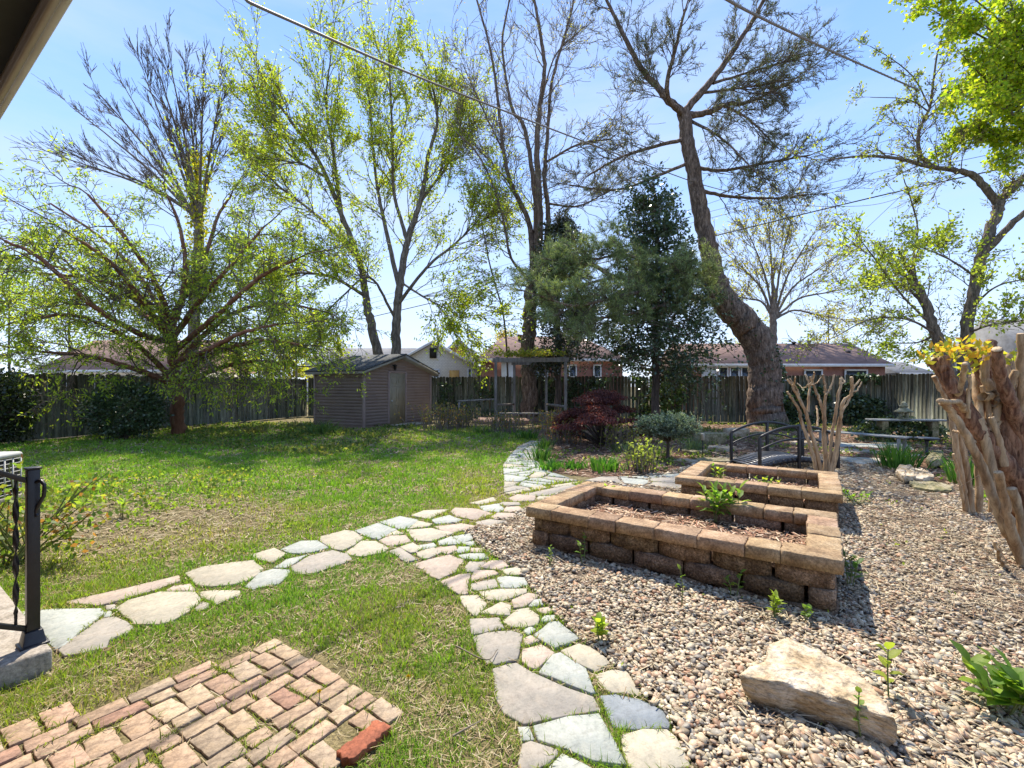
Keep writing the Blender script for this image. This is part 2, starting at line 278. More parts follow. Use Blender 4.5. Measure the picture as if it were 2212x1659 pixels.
# ---------------------------------------------------------------- flagstones
def crop(o, s, l): return [(((o[0] + x / s) * .72005), ((o[1] + y / s) * .72005)) for x, y in l]
SA = [[(-120,760),(200,735),(640,733),(668,770),(590,850),(470,935),(300,1085),(215,1125),(120,1040),(-60,900)],
 [(235,1130),(330,1040),(470,950),(640,830),(770,805),(880,850),(950,905),(900,960),(720,1030),(700,1100),(430,1165),(300,1185)],
 [(290,665),(520,610),(900,530),(1380,420),(1395,470),(1150,560),(930,620),(650,695),(600,700)],
 [(770,735),(900,650),(1060,610),(1200,572),(1530,572),(1590,640),(1560,690),(1470,760),(1320,850),(1200,885),(960,880),(900,820)],
 [(1240,560),(1330,510),(1490,490),(1535,545),(1520,560)],
 [(1440,390),(1600,330),(1900,285),(2090,265),(2180,345),(2130,400),(2060,450),(1900,500),(1700,520),(1560,510),(1490,450)],
 [(1560,570),(1700,555),(1960,560),(1960,600),(1850,640),(1740,690),(1690,660),(1600,620)],
 [(1520,735),(1600,660),(1670,680),(1660,720),(1560,755)],
 [(690,700),(770,690),(800,715),(740,745),(690,740)], [(660,765),(740,750),(740,800),(670,815)]]
SB = [[(160,790),(390,725),(510,775),(370,860),(330,850),(230,830)],[(450,735),(640,655),(800,650),(900,715),(760,760),(640,775),(530,770)],
 [(825,610),(1060,550),(1140,560),(1235,620),(1150,690),(1040,745),(940,730),(820,650)],[(1150,555),(1380,480),(1550,545),(1380,640),(1255,610)],
 [(1385,470),(1580,415),(1760,450),(1650,540),(1570,538)],[(1680,410),(1800,365),(2050,350),(1860,445)],
 [(240,960),(370,920),(540,930),(510,990),(430,1060),(250,1090),(190,1115),(110,1085),(170,1030)],[(380,910),(500,830),(720,780),(560,880),(500,910)],
 [(550,900),(720,800),(940,745),(1090,785),(1130,830),(1000,880),(760,960),(640,975),(560,940)],[(1055,770),(1220,650),(1360,655),(1430,690),(1470,720),(1430,760),(1230,800),(1100,785)],
 [(1380,650),(1480,605),(1640,600),(1690,660),(1500,705),(1440,690)],[(1390,625),(1550,550),(1620,580),(1470,600)],
 [(1640,545),(1880,530),(2090,580),(1880,660),(1720,650)],[(1660,538),(1750,460),(1890,490),(1850,515)],[(1870,450),(2050,405),(2170,450),(2120,475),(1920,490)],
 [(1580,710),(1700,668),(1790,715),(1740,755),(1680,765)],[(1475,750),(1570,715),(1680,780),(1750,830),(1640,850)],
 [(1740,765),(1900,715),(1975,760),(1850,820),(1790,820),(1740,790)],[(1700,870),(1850,825),(2050,780),(2190,830),(2110,950),(1950,1020),(1880,990),(1790,920)],
 [(1750,695),(1900,668),(1930,700),(1800,730)],[(1940,655),(2070,610),(2160,680),(1950,690)]]
SC = [[(480,230),(600,235),(690,260),(590,295),(490,275),(455,250)],[(560,205),(690,170),(710,190),(620,212)],[(610,220),(720,205),(750,235),(720,252),(640,245)],
 [(740,245),(760,222),(830,220),(850,235),(800,255)],[(670,280),(710,256),(800,259),(820,272),(760,288),(700,290)],[(590,310),(670,292),(760,302),(700,325),(620,328)],
 [(770,175),(820,155),(920,165),(910,190),(800,195)],[(715,208),(740,197),(830,200),(840,215),(760,218)],[(752,150),(755,118),(800,105),(880,122),(900,132),(800,150)],
 [(905,130),(890,105),(950,100),(985,118)],[(850,152),(1000,122),(1100,97),(1150,110),(1000,160),(900,162)],[(1000,110),(1140,85),(1160,90),(1030,118)],[(920,185),(935,167),(1010,165),(960,185)],
 [(375,450),(480,437),(495,460),(440,485),(395,470)],[(500,442),(560,442),(560,465),(500,478),(490,465)],[(470,385),(570,365),(580,400),(510,425)],
 [(370,330),(520,312),(605,330),(470,368),(400,350)],[(520,422),(580,412),(595,435),(565,440)],[(567,447),(635,450),(630,475),(567,468)],[(500,490),(560,480),(640,480),(665,505),(590,515),(520,508)],
 [(535,550),(560,522),(650,524),(600,580),(540,578)],[(620,555),(670,520),(740,518),(780,548),(710,568),(650,562)],[(570,600),(590,570),(700,572),(720,590),(650,610),(570,630)],
 [(735,568),(830,552),(850,598),(760,598)],[(570,645),(700,618),(720,662),(600,685),(560,670)],[(710,612),(760,602),(860,612),(880,650),(820,668),(730,665)],
 [(395,635),(500,598),(570,590),(550,650),(550,705),(500,703)],[(505,712),(600,705),(655,750),(640,780),(590,825),(540,780)],[(610,692),(720,676),(870,675),(870,695),(740,740),(660,733)],
 [(620,805),(730,747),(785,765),(780,820),(680,815)],[(790,735),(880,697),(940,710),(860,773),(800,778)],[(882,768),(910,735),(970,727),(960,762),(900,773)],[(920,782),(1000,770),(1010,800),(970,812),(930,795)],
 [(740,850),(820,785),(880,777),(945,825),(930,870),(850,885),(780,880)],[(945,850),(965,822),(1025,818),(1040,838),(985,853)],[(560,840),(720,832),(750,890),(620,918),(570,925)]]
SD = [[(125,250),(200,225),(340,215),(395,235),(385,290),(368,370),(250,400),(200,395),(150,330)],[(400,210),(440,192),(465,205),(425,240)],[(400,258),(440,242),(485,270),(410,298)],
 [(455,235),(540,165),(590,160),(705,255),(600,300),(570,310),(500,270)],[(395,312),(500,287),(570,330),(470,425),(430,415),(385,375)],[(605,320),(700,282),(760,300),(880,385),(790,438),(690,390)],
 [(483,445),(560,345),(600,335),(740,422),(790,555),(770,560),(640,510)],[(230,420),(300,398),(360,388),(440,437),(640,530),(780,580),(820,650),(640,680),(400,725),(290,660),(250,580)],
 [(790,455),(880,425),(960,430),(1050,570),(860,550)],[(820,567),(900,560),(1040,590),(1160,650),(1200,730),(1190,746),(1000,753),(890,740),(850,650)],[(370,740),(430,737),(460,810),(390,815)],
 [(455,740),(640,687),(810,672),(850,740),(960,951),(780,930),(640,870),(480,815)],[(930,790),(1050,758),(1180,760),(1230,800),(1310,960),(1000,1010),(945,890)],
 [(395,832),(440,817),(600,872),(530,951),(400,1000),(370,940)],[(540,960),(610,887),(740,947),(820,1000),(560,1060)]]
stones = [('lane', s) for s in [crop((100, 1600), 3.16, x) for x in SA]] + [('lane', crop((700, 1420), 3.16, x)) for x in SB[:11]] + [('junction', crop((700, 1420), 3.16, x)) for x in SB[11:]] \
       + [('junction', crop((1100, 1400), 1.8136, x)) for x in SC[:20]] + [('branch', crop((1100, 1400), 1.8136, x)) for x in SC[20:]] + [('branch', crop((1350, 1780), 1.8143, x)) for x in SD]
order = ['first', 'second', 'third', 'fourth', 'fifth', 'sixth', 'seventh', 'eighth', 'ninth', 'tenth', 'eleventh', 'twelfth', 'thirteenth', 'fourteenth', 'fifteenth', 'sixteenth', 'seventeenth', 'eighteenth', 'nineteenth', 'twentieth',
         'twenty-first', 'twenty-second', 'twenty-third', 'twenty-fourth', 'twenty-fifth', 'twenty-sixth', 'twenty-seventh', 'twenty-eighth', 'twenty-ninth', 'thirtieth', 'thirty-first', 'thirty-second', 'thirty-third', 'thirty-fourth', 'thirty-fifth']
stone_polys = []; FC = {'pale grey': (.37, .39, .36), 'pinkish': (.43, .35, .29), 'cream': (.42, .38, .30), 'blue grey': (.24, .27, .30), 'warm grey': (.34, .31, .27)}
def densify(p, step=.06, jit=.006):
    out = []; n = len(p)
    for i in range(n):
        a, b = p[i], p[(i + 1) % n]; m = max(1, int(np.linalg.norm(b - a) / step))
        for k in range(m): out.append(a + (b - a) * k / m + (rng.normal(size=2) * jit if k else 0))
    return np.array(out)
def add_stone(pl, label, colname, grp, th=.012, name='flagstone'):
    c = pl.mean(0); z1 = th + rng.random() * .006; p = densify(pl, .07, .004); nrmz = rng.normal(size=2) * .008
    a = Acc(); tilt = np.clip((p - c) @ nrmz, -.006, .006); a.prism(p, -.02, z1, .006, np.array(FC[colname]) * (.93 + .14 * rng.random()), tilt)
    o = part(name, a, M_flag, origin=(c[0], c[1], 0)); tag(o, label, 'flagstone', grp); stone_polys.append(pl); return o
where = {'lane': ('flagstone of the left-hand path', 'counting from the concrete step'), 'junction': ('flagstone where the two paths meet', 'counting from the left'), 'branch': ('flagstone of the path along the gravel', 'counting from the near end')}
byz = {'lane': [], 'junction': [], 'branch': []}
for z, s in stones: byz[z].append(np.array([G(max(a, -60), b)[:2] for a, b in s]))
byz['lane'].sort(key=lambda p: p[:, 0].mean()); byz['junction'].sort(key=lambda p: p[:, 0].mean()); byz['branch'].sort(key=lambda p: p[:, 1].mean())
for z, ls in byz.items():
    for k, pl in enumerate(ls):
        c = pl.mean(0); ar = abs(.5 * np.sum(pl[:, 0] * np.roll(pl[:, 1], -1) - np.roll(pl[:, 0], -1) * pl[:, 1])); pl = c + (pl - c) * (1 + .002 / math.sqrt(ar))
        cn = ['pale grey', 'pinkish', 'cream', 'warm grey', 'cream', 'pale grey', 'pinkish'][(k * 5 + int(c[1] * 7)) % 7]
        if np.linalg.norm(c - np.array([.567, 2.09])) < .12: cn = 'blue grey'
        sz = 'small' if ar < .03 else ('large' if ar > .14 else 'middling')
        add_stone(pl, '%s %s %s, %s %s' % (sz, cn, where[z][0], order[k], where[z][1]), cn, 'flagstones of the garden paths')
def voro(poly, spacing, jit=.42):
    poly = np.asarray(poly); x0, y0 = poly.min(0); x1, y1 = poly.max(0); pts = []
    y = y0; r = 0
    while y < y1 + spacing:
        x = x0 + (r % 2) * spacing * .5
        while x < x1 + spacing: pts.append((x + rng.uniform(-jit, jit) * spacing, y + rng.uniform(-jit, jit) * spacing)); x += spacing
        y += spacing * .9; r += 1
    pts = np.array(pts); pts = pts[inpoly(pts[:, 0], pts[:, 1], poly)]; cells = []
    for i, p in enumerate(pts):
        cell = [tuple(q) for q in poly]; d = np.linalg.norm(pts - p, axis=1); nb = np.argsort(d)[1:14]
        for k in nb:
            m = (p + pts[k]) / 2; nn = nrm(pts[k] - p); out = []
            for a in range(len(cell)):
                A = np.array(cell[a]); B = np.array(cell[(a + 1) % len(cell)]); da = (A - m) @ nn + .016; db = (B - m) @ nn + .016
                if da <= 0: out.append(tuple(A))
                if da * db < 0: out.append(tuple(A + (B - A) * da / (da - db)))
            cell = out
            if len(cell) < 3: break
        if len(cell) >= 3:
            cell = np.array(cell); ar = abs(.5 * np.sum(cell[:, 0] * np.roll(cell[:, 1], -1) - np.roll(cell[:, 0], -1) * cell[:, 1]))
            if .006 < ar < .35 and np.ptp(cell[:, 0]) < 3 * spacing: cells.append(cell)
    return cells
E = lambda l: GP(crop((1450, 1280), 2.1167, l))
bend = E([(130, 425), (380, 375), (480, 360), (600, 345), (560, 335), (420, 290), (370, 260), (335, 215), (330, 170), (360, 120), (365, 95), (300, 92), (220, 130), (165, 190), (125, 245), (130, 320)])
for pl in voro(bend, .34): add_stone(pl, 'small pale stepping stone in the winding far stretch of the path towards the deck', random.choice(['pale grey', 'cream', 'warm grey', 'pale grey']), 'flagstones of the winding far path')
back = E([(640, 345), (740, 322), (1000, 318), (1269, 300), (1269, 400), (1120, 385), (960, 372), (760, 350)])
for pl in voro(back, .42): add_stone(pl, 'weathered flagstone in the strip behind the front raised bed', random.choice(['pale grey', 'cream', 'warm grey']), 'flagstones behind the front raised bed')
bp = GP([(1815, 995), (1800, 965), (1830, 950), (1960, 960), (1990, 985), (1900, 1000), (1860, 1005)])
for pl in voro(bp, .6): add_stone(pl, 'pale slab in the paved spot beneath the slatted bench', random.choice(['pale grey', 'cream']), 'slabs beneath the bench')

# ---------------------------------------------------------------- brick patio
apex = G(612, 1372)[:2] ; Lr = 1.25; BR = []
poly_patio = np.vstack([GP([(560, 1390), (615, 1372), (650, 1395), (760, 1440), (872, 1530), (830, 1600), (790, 1660)]), [(-.9, 1.2), (-2.6, 1.2), (-2.9, 1.75)], GP([(10, 1600), (150, 1535), (330, 1455), (450, 1415)])])
col = -0.30; widths = [.09, .18, .095, .09, .18, .095, .095, .18, .095, .095, .095, .18, .095, .18, .095, .095, .18, .095, .18, .095]
org = apex - A2 * 0.05
rows = []
# bricks lie in rows that run along A2-; row widths alternate soldiers and stretchers as in the photograph
u = -0.36
for wi in widths:
    v = rng.uniform(-.012, .012)
    while v > -3.2:
        ln = random.choice([.10, .10, .115]) if wi > .1 else random.choice([.11, .19, .19, .15, .11])
        p0 = org + A1 * u + A2 * v; cx = p0 + A1 * wi / 2 - A2 * ln / 2
        if u + wi / 2 > .17 * v - .0 + .03 * 0 - .04 * (v < -.3) + (-.17 * 2 * v * 0) and u + wi / 2 < 1.12 + .02 * v and cx[1] > 1.25 and abs(cx[0]) < 1.25 * cx[1] + .3: BR.append((cx, wi - .010, ln - .010))
        v -= ln
    u += wi
broken = G(790, 1612)[:2]
for cx, wi, ln in BR:
    if np.linalg.norm(cx - broken) < .12: continue
    a = Acc(); h = .010 + rng.uniform(-.003, .004); ja = rng.normal() * .035; uu = A1 * math.cos(ja) + A2 * math.sin(ja); vv = np.array([-uu[1], uu[0]]); cx = cx + rng.normal(size=2) * .003
    wi -= .004; ln -= .004; pl = np.array([cx + uu * wi / 2 * sx + vv * ln / 2 * sy + rng.normal(size=2) * .003 for sx, sy in ((-1, -1), (1, -1), (1, 1), (-1, 1))])
    base = np.array(random.choice([(.36, .255, .175), (.38, .275, .19), (.345, .245, .17), (.39, .30, .205), (.36, .245, .175), (.33, .20, .145), (.37, .28, .19), (.32, .25, .18)])) * rng.uniform(.85, 1.1)
    a.prism(densify(pl, .03, .0018), -.02, h, .0035, base, (densify(pl, 9, 0)[:, 0] * 0)[0])
    tag(part('patio_brick', a, M_brick, origin=(cx[0], cx[1], 0)), 'worn tan brick laid in the small corner patio', 'brick', 'bricks of the corner patio'); stone_polys.append(pl)
a = Acc(); d = A2; pl = np.array([broken + d * x + A1 * y for x, y in ((-.11, -.042), (.09, -.05), (.105, -.01), (.1, .042), (-.09, .045), (-.12, .01))])
a.prism(densify(pl, .014, .006), -.01, .036, .004, (.30, .10, .055)); tag(part('broken_brick', a, M_brick, origin=(*broken, 0)), 'rough red broken brick lying at the right edge of the patio', 'brick'); stone_polys.append(pl)

# ---------------------------------------------------------------- raised beds of split-face blocks
def raised_bed(corner, Lx, Ly, label, zt=.38):
    t = thing('raised_bed', label, 'raised bed', (*corner, 0), 'block raised beds')
    lev = [(-.08, .036), (.039, .163), (.166, .289)]; capz = (.292, zt + .004)
    C = [np.array(corner), np.array(corner) + A1 * Lx, np.array(corner) + A1 * Lx + A2 * Ly, np.array(corner) + A2 * Ly]
    for si in range(4):
        A = C[si]; B = C[(si + 1) % 4]; ln = np.linalg.norm(B - A); d = (B - A) / ln; nin = np.array([-d[1], d[0]])
        for li, (z0, z1) in enumerate(lev):
            m = max(3, round(ln / .37)); off = .035 + .012 * (2 - li) - .03; bl = ln / m; s = .035 + (.5 * bl if li % 2 else 0); first = True
            ed = [0.03] + [x for x in np.arange(bl * (.5 if li % 2 else 1), ln - .12, bl)] + [ln - .03]
            for k in range(len(ed) - 1):
                a0 = ed[k] + .004 + rng.random() * .010; a1 = ed[k + 1] - .004 - rng.random() * .014; w_ = a1 - a0; ins = .045 - .012 * (2 - li) + rng.random() * .01; dep = .15
                if k == 0: a0 += ins * .4
                prof = [(0, .030), (.12, .008), (.3, -.008), (.7, -.008), (.88, .008), (1, .030)]
                front = [A + d * (a0 + w_ * u_) + nin * (ins + q_) for u_, q_ in prof]; backp = [A + d * (a1 - .012) + nin * (ins + dep), A + d * (a0 + .012) + nin * (ins + dep)]
                ac = Acc(); pl = densify(np.array(front + backp), .03, .0028); cc = rng.uniform(.7, 1.25)
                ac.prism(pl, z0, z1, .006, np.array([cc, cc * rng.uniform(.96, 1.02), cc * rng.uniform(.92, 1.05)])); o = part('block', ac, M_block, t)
    W = .21
    for si in range(4):
        A = C[si]; B = C[(si + 1) % 4]; ln = np.linalg.norm(B - A); d = (B - A) / ln; nin = np.array([-d[1], d[0]]); st = 0.0 if si % 2 == 0 else W; en = ln if si % 2 == 0 else ln - W
        m = max(2, round((en - st) / .31)); e = [st + (en - st) * k / m + (rng.uniform(-.05, .05) if 0 < k < m else 0) for k in range(m + 1)]
        for k in range(m):
            a0 = e[k] + .003; a1 = e[k + 1] - .003; ww = W + rng.uniform(-.012, .006); o_ = rng.uniform(-.006, .01)
            pl = np.array([A + d * a0 + nin * o_, A + d * a1 + nin * (o_ + rng.uniform(-.004, .004)), A + d * (a1) + nin * ww, A + d * (a0) + nin * ww]); ac = Acc(); cc = rng.uniform(.85, 1.15)
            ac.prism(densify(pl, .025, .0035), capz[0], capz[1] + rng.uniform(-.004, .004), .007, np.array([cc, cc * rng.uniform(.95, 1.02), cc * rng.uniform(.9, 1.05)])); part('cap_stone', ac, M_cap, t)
    ac = Acc(); i_ = .17; pl = [C[0] + A1 * i_ + A2 * i_, C[1] - A1 * i_ + A2 * i_, C[2] - A1 * i_ - A2 * i_, C[3] + A1 * i_ - A2 * i_]; ac.prism(np.array(pl), .0, .2); part('soil', ac, M_mulch, t); return t
bed1 = G(1136, 1094, .38)[:2]; bed2 = np.array([2.01, 5.62])
raised_bed(bed1, 2.39, 1.33, 'larger nearer raised bed of split-face brown blocks with capstones')
raised_bed(bed2, 1.68, 1.46, 'smaller farther raised bed of brown blocks in front of the bridge')
def bedpoly(c, lx, ly, m=0): c = np.array(c); return np.array([c - A1 * m - A2 * m, c + A1 * (lx + m) - A2 * m, c + A1 * (lx + m) + A2 * (ly + m), c - A1 * m + A2 * (ly + m)])
beds = [bedpoly(bed1, 2.39, 1.33, -.02), bedpoly(bed2, 1.68, 1.46, -.02)]

# ---------------------------------------------------------------- rocks
def lumpy(name, poly, z1, label, cat, m=M_rock, lean=0.0, under=.8, zb=-.02, sub=2, amp=.02):
    poly = densify(np.asarray(poly), .05, .004); c = poly.mean(0); a = Acc(); n = len(poly); rings = [(under, zb), (.985, z1 * .4), (1.0, z1 * .88), (.975, z1), (.6, z1 * 1.03), (.25, z1 * 1.02)]
    V = []
    for s_, z in rings: V.append(np.column_stack([c + (poly - c) * s_ + rng.normal(size=(n, 2)) * .004, z + rng.normal(size=n) * amp * .35 * (z > 0) + (poly[:, 0] - c[0]) * lean * (z > 0)]))
    q = [[k * n + i, k * n + (i + 1) % n, (k + 1) * n + (i + 1) % n, (k + 1) * n + i] for k in range(len(rings) - 1) for i in range(n)]
    ar = .5 * np.sum(poly[:, 0] * np.roll(poly[:, 1], -1) - np.roll(poly[:, 0], -1) * poly[:, 1])
    if ar < 0: q = [x[::-1] for x in q]
    a.add(np.vstack(V), q); top = [5 * n + i for i in range(n)]; a.ngon(top if ar > 0 else top[::-1]); o = part(name, a, m, origin=(*c, 0))
    sb = o.modifiers.new('s', 'SUBSURF'); sb.subdivision_type = 'SIMPLE'; sb.levels = sb.render_levels = sub
    tx = bpy.data.textures.new(name, 'CLOUDS'); tx.noise_scale = .11; tx.noise_depth = 4; dm = o.modifiers.new('d', 'DISPLACE'); dm.texture = tx; dm.strength = amp * 1.5; dm.mid_level = .5; dm.texture_coords = 'LOCAL'
    tag(o, label, cat); stone_polys.append(poly); return o
q = lambda o, s, l, z=0: np.array([G(a, b, z)[:2] for a, b in crop(o, s, l)])
lumpy('boulder', q((2100, 1600), 2.2757, [(280, 945), (440, 865), (470, 745), (600, 705), (760, 770), (900, 850), (1050, 920), (1180, 1040), (1300, 1180), (1350, 1290), (1180, 1215), (1000, 1150), (800, 1095), (660, 1050), (560, 1035), (400, 995)], .15), .15,
      'big tan wedge-shaped sandstone rock lying in the gravel', 'rock', amp=.016)
lumpy('garden_rock', q((2272, 900), 2.765, [(1150, 1430), (1180, 1385), (1270, 1380), (1310, 1420), (1300, 1480), (1220, 1490)], .1), .14, 'rounded tan rock right of the iris clump', 'rock')
lumpy('garden_rock', q((2272, 900), 2.765, [(1290, 1420), (1350, 1405), (1440, 1450), (1470, 1480), (1380, 1500), (1300, 1490)], .08), .12, 'pointed tan rock lying against the rounded one', 'rock')
lumpy('garden_rock', q((2272, 900), 2.765, [(1260, 1515), (1330, 1495), (1500, 1520), (1625, 1550), (1600, 1585), (1460, 1585), (1300, 1560)], .05), .07, 'long flat mossy slab at the edge of the gravel', 'rock', M_moss)
lumpy('garden_rock', q((2272, 900), 2.765, [(1400, 1340), (1440, 1280), (1500, 1255), (1545, 1290), (1520, 1350), (1440, 1370)], .1), .16, 'green mossy rock behind the tan rocks', 'rock', M_moss)
lumpy('garden_rock', q((2272, 900), 2.765, [(1470, 1350), (1560, 1340), (1620, 1370), (1540, 1390)], .04), .05, 'thin grey-brown slab by the crape myrtle stems', 'rock', M_moss)
# pond edge rocks, stacked round the bridge
for k, (px, py, z, rr, lb) in enumerate([(1530, 945, .28, .38, 'widest mossy slab topping the pond rocks left of the bridge'), (1555, 962, .12, .3, 'low dark slab of the pond edge nearest the bridge post'), (1500, 968, .1, .3, 'tan slab at the left foot of the pond rocks'),
                                         (1590, 930, .25, .35, 'grey rock of the pond edge seen through the bridge rails'), (1650, 935, .2, .3, 'brown rock behind the middle of the bridge'), (1745, 950, .12, .35, 'flat rock behind the right end of the bridge'), (1545, 985, .06, .34, 'low flat tan rock beside the bridge end'), (1480, 985, .05, .25, 'small slab beside the dwarf conifer')]):
    c = G(px, py + 14)[:2]; ang = np.linspace(0, 6.283, 10)[:-1]; lumpy('pond_rock', [c + rr * np.array([math.cos(t_) * 1.2, .7 * math.sin(t_)]) * rng.uniform(.75, 1.1) for t_ in ang], z, lb, 'rock', M_moss if k % 2 == 0 else M_rock)
a = Acc(); c = np.array([5.0, 9.3]); ang = np.linspace(0, 6.283, 25)[:-1]; pl = np.array([c + np.array([math.cos(t_) * 1.3, math.sin(t_) * 1.1]) * (1 + .1 * math.sin(3 * t_)) for t_ in ang]); a.add(np.column_stack([pl, np.full(24, .012)])); a.ngon(range(24)); tag(part('pond_water', a, M_water), kind='structure')

# ---------------------------------------------------------------- pebbles
import bmesh
def ico(sub):
    bm = bmesh.new(); bmesh.ops.create_icosphere(bm, subdivisions=sub, radius=1); v = np.array([x.co[:] for x in bm.verts]); f = np.array([[q_.index for q_ in x.verts] for x in bm.faces]); bm.free(); return v, f
I1, I2 = ico(1), ico(2)
def ellips(acc, pos, rad, geo, cols):
    v, f = geo; N = len(pos); az = rng.random(N) * 6.283; c, s = np.cos(az), np.sin(az); tl = rng.normal(size=(N, 2)) * .25
    p = v[None] * rad[:, None, :] * (1 + .10 * rng.normal(size=(N, len(v), 1)) * (.5 if len(v) > 20 else .8)); x = p[..., 0] * c[:, None] - p[..., 1] * s[:, None]; y = p[..., 0] * s[:, None] + p[..., 1] * c[:, None]; z = p[..., 2] + x * tl[:, :1] + y * tl[:, 1:]
    V = np.stack([x, y, z], -1) + pos[:, None, :]; T = f[None] + (np.arange(N) * len(v))[:, None, None]; acc.add(V.reshape(-1, 3), t=T.reshape(-1, 3), c=np.repeat(cols, len(v), axis=0))
def scatter(poly, n, ymin=1.2):
    x0, y0 = poly.min(0); x1, y1 = poly.max(0); x = rng.uniform(x0, x1, n); y = rng.uniform(max(y0, ymin), y1, n); k = inpoly(x, y, poly); return x[k], y[k]
def off_stones(x, y, polys=None):
    ok = np.ones(len(x), bool)
    for pl in (stone_polys if polys is None else polys):
        pl = np.asarray(pl); bb = (x > pl[:, 0].min()) & (x < pl[:, 0].max()) & (y > pl[:, 1].min()) & (y < pl[:, 1].max()); i_ = np.where(bb)[0]
        if len(i_): h = inpoly(x[i_], y[i_], pl); ok[i_[h]] = False
    return ok
PC = np.array([(.42, .35, .25), (.50, .44, .34), (.30, .25, .18), (.55, .50, .42), (.26, .25, .23), (.46, .36, .27), (.40, .30, .22), (.38, .35, .27), (.36, .33, .26), (.16, .15, .14), (.34, .21, .14), (.44, .38, .28)])
peb = Acc()
for (lo, hi, dens, r0, r1, geo) in ((1.2, 2.6, 5200, .006, .017, I2), (2.6, 3.6, 4000, .008, .018, I1), (3.6, 6.0, 2200, .010, .021, I1), (6.0, 9.5, 500, .016, .032, I1)):
    band = gravel_poly; x0, x1 = gravel_poly[:, 0].min(), gravel_poly[:, 0].max(); n = int((x1 - x0) * (hi - lo) * dens); x = rng.uniform(x0, x1, n); y = rng.uniform(lo, hi, n)
    k = inpoly(x, y, gravel_poly) & (abs(x) < 1.25 * y + .4); x, y = x[k], y[k]; k = off_stones(x, y) & off_stones(x, y, beds); x, y = x[k], y[k]
    mul = np.clip((x - .62 * y - .35) * .9, 0, 1); k = rng.random(len(x)) > (.55 * mul * (.35 + fbm(x, y, .8, 3)) + .10 + .6 * (fbm(x, y, .5, 9) > .72)); x, y = x[k], y[k]
    N = len(x); r = rng.uniform(r0, r1, N) * (.7 + .8 * rng.random(N) ** 4); rad = np.column_stack([r * rng.uniform(1, 1.5, N), r, r * rng.uniform(.5, .75, N)]); z = .008 + rng.random(N) * .016 + (fbm(x, y, .5, 4) - .4) * .02
    cols = PC[rng.integers(0, len(PC), N)] * rng.uniform(.75, 1.25, (N, 1)) * np.array([1.02, .96, .86]); ellips(peb, np.column_stack([x, y, z]), rad, geo, cols)
tag(part('gravel', peb, M_pebble, smooth=True), 'rounded tan and grey river pebbles covering the ground round the raised beds', 'gravel', kind='stuff')

# ---------------------------------------------------------------- litter: mulch chips, dead grass, twigs lying flat
def sticks(acc, x, y, ln, wd, cols, z=.02, zr=.012):
    N = len(x); az = rng.random(N) * 6.283; d = np.column_stack([np.cos(az), np.sin(az), rng.normal(size=N) * .12]); s = np.column_stack([-np.sin(az), np.cos(az), rng.normal(size=N) * .3])
    p = np.column_stack([x, y, z + rng.random(N) * zr]); ln = np.broadcast_to(ln, (N,))[:, None]; wd = np.broadcast_to(wd, (N,))[:, None]
    V = np.stack([p - d * ln / 2 - s * wd / 2, p + d * ln / 2 - s * wd / 2, p + d * ln / 2 + s * wd / 2, p - d * ln / 2 + s * wd / 2], 1); acc.add(V.reshape(-1, 3), np.arange(N * 4).reshape(-1, 4), c=np.repeat(cols, 4, axis=0))
MC = 1.15 * np.array([(.20, .11, .07), (.30, .18, .11), (.38, .27, .17), (.14, .08, .05), (.45, .34, .24), (.26, .13, .08)]); SCc = np.array([(.42, .33, .19), (.50, .41, .25), (.36, .27, .15), (.30, .21, .12), (.55, .47, .31)])
lit = Acc(); x, y = scatter(gravel_poly, 150000); k = (abs(x) < 1.2 * y + .3) & off_stones(x, y) & off_stones(x, y, beds); x, y = x[k], y[k]
mul = np.clip((x - .55 * y - .2) * .9, 0, 1); k = rng.random(len(x)) < (.12 + .35 * (fbm(x, y, .5, 9) > .6) + .50 * mul * (.4 + fbm(x, y, .8, 3))); x, y = x[k], y[k]; N = len(x)
sticks(lit, x, y, rng.uniform(.02, .12, N), rng.uniform(.002, .006, N), np.array([(.20, .13, .08), (.30, .21, .13), (.42, .34, .22), (.12, .08, .05), (.5, .42, .28)])[rng.integers(0, 5, N)], .024, .022)
x, y = scatter(mulch_poly, 42000); k = (abs(x) < 1.2 * y + .3) & off_stones(x, y) & off_stones(x, y, beds); x, y = x[k], y[k]; N = len(x); sticks(lit, x, y, rng.uniform(.05, .16, N), rng.uniform(.008, .022, N), MC[rng.integers(0, 6, N)], .012, .02)
for bdp in (bedpoly(bed1, 2.39, 1.33, -.2), bedpoly(bed2, 1.68, 1.46, -.2)):
    x, y = scatter(bdp, 5000); N = len(x); sticks(lit, x, y, rng.uniform(.03, .11, N), rng.uniform(.004, .012, N), (MC * 1.25)[rng.integers(0, 6, N)], .205, .03)
tag(part('mulch_litter', lit, M_litter), 'wood chips, pine needles and dry twigs scattered over the beds', 'mulch', kind='stuff')
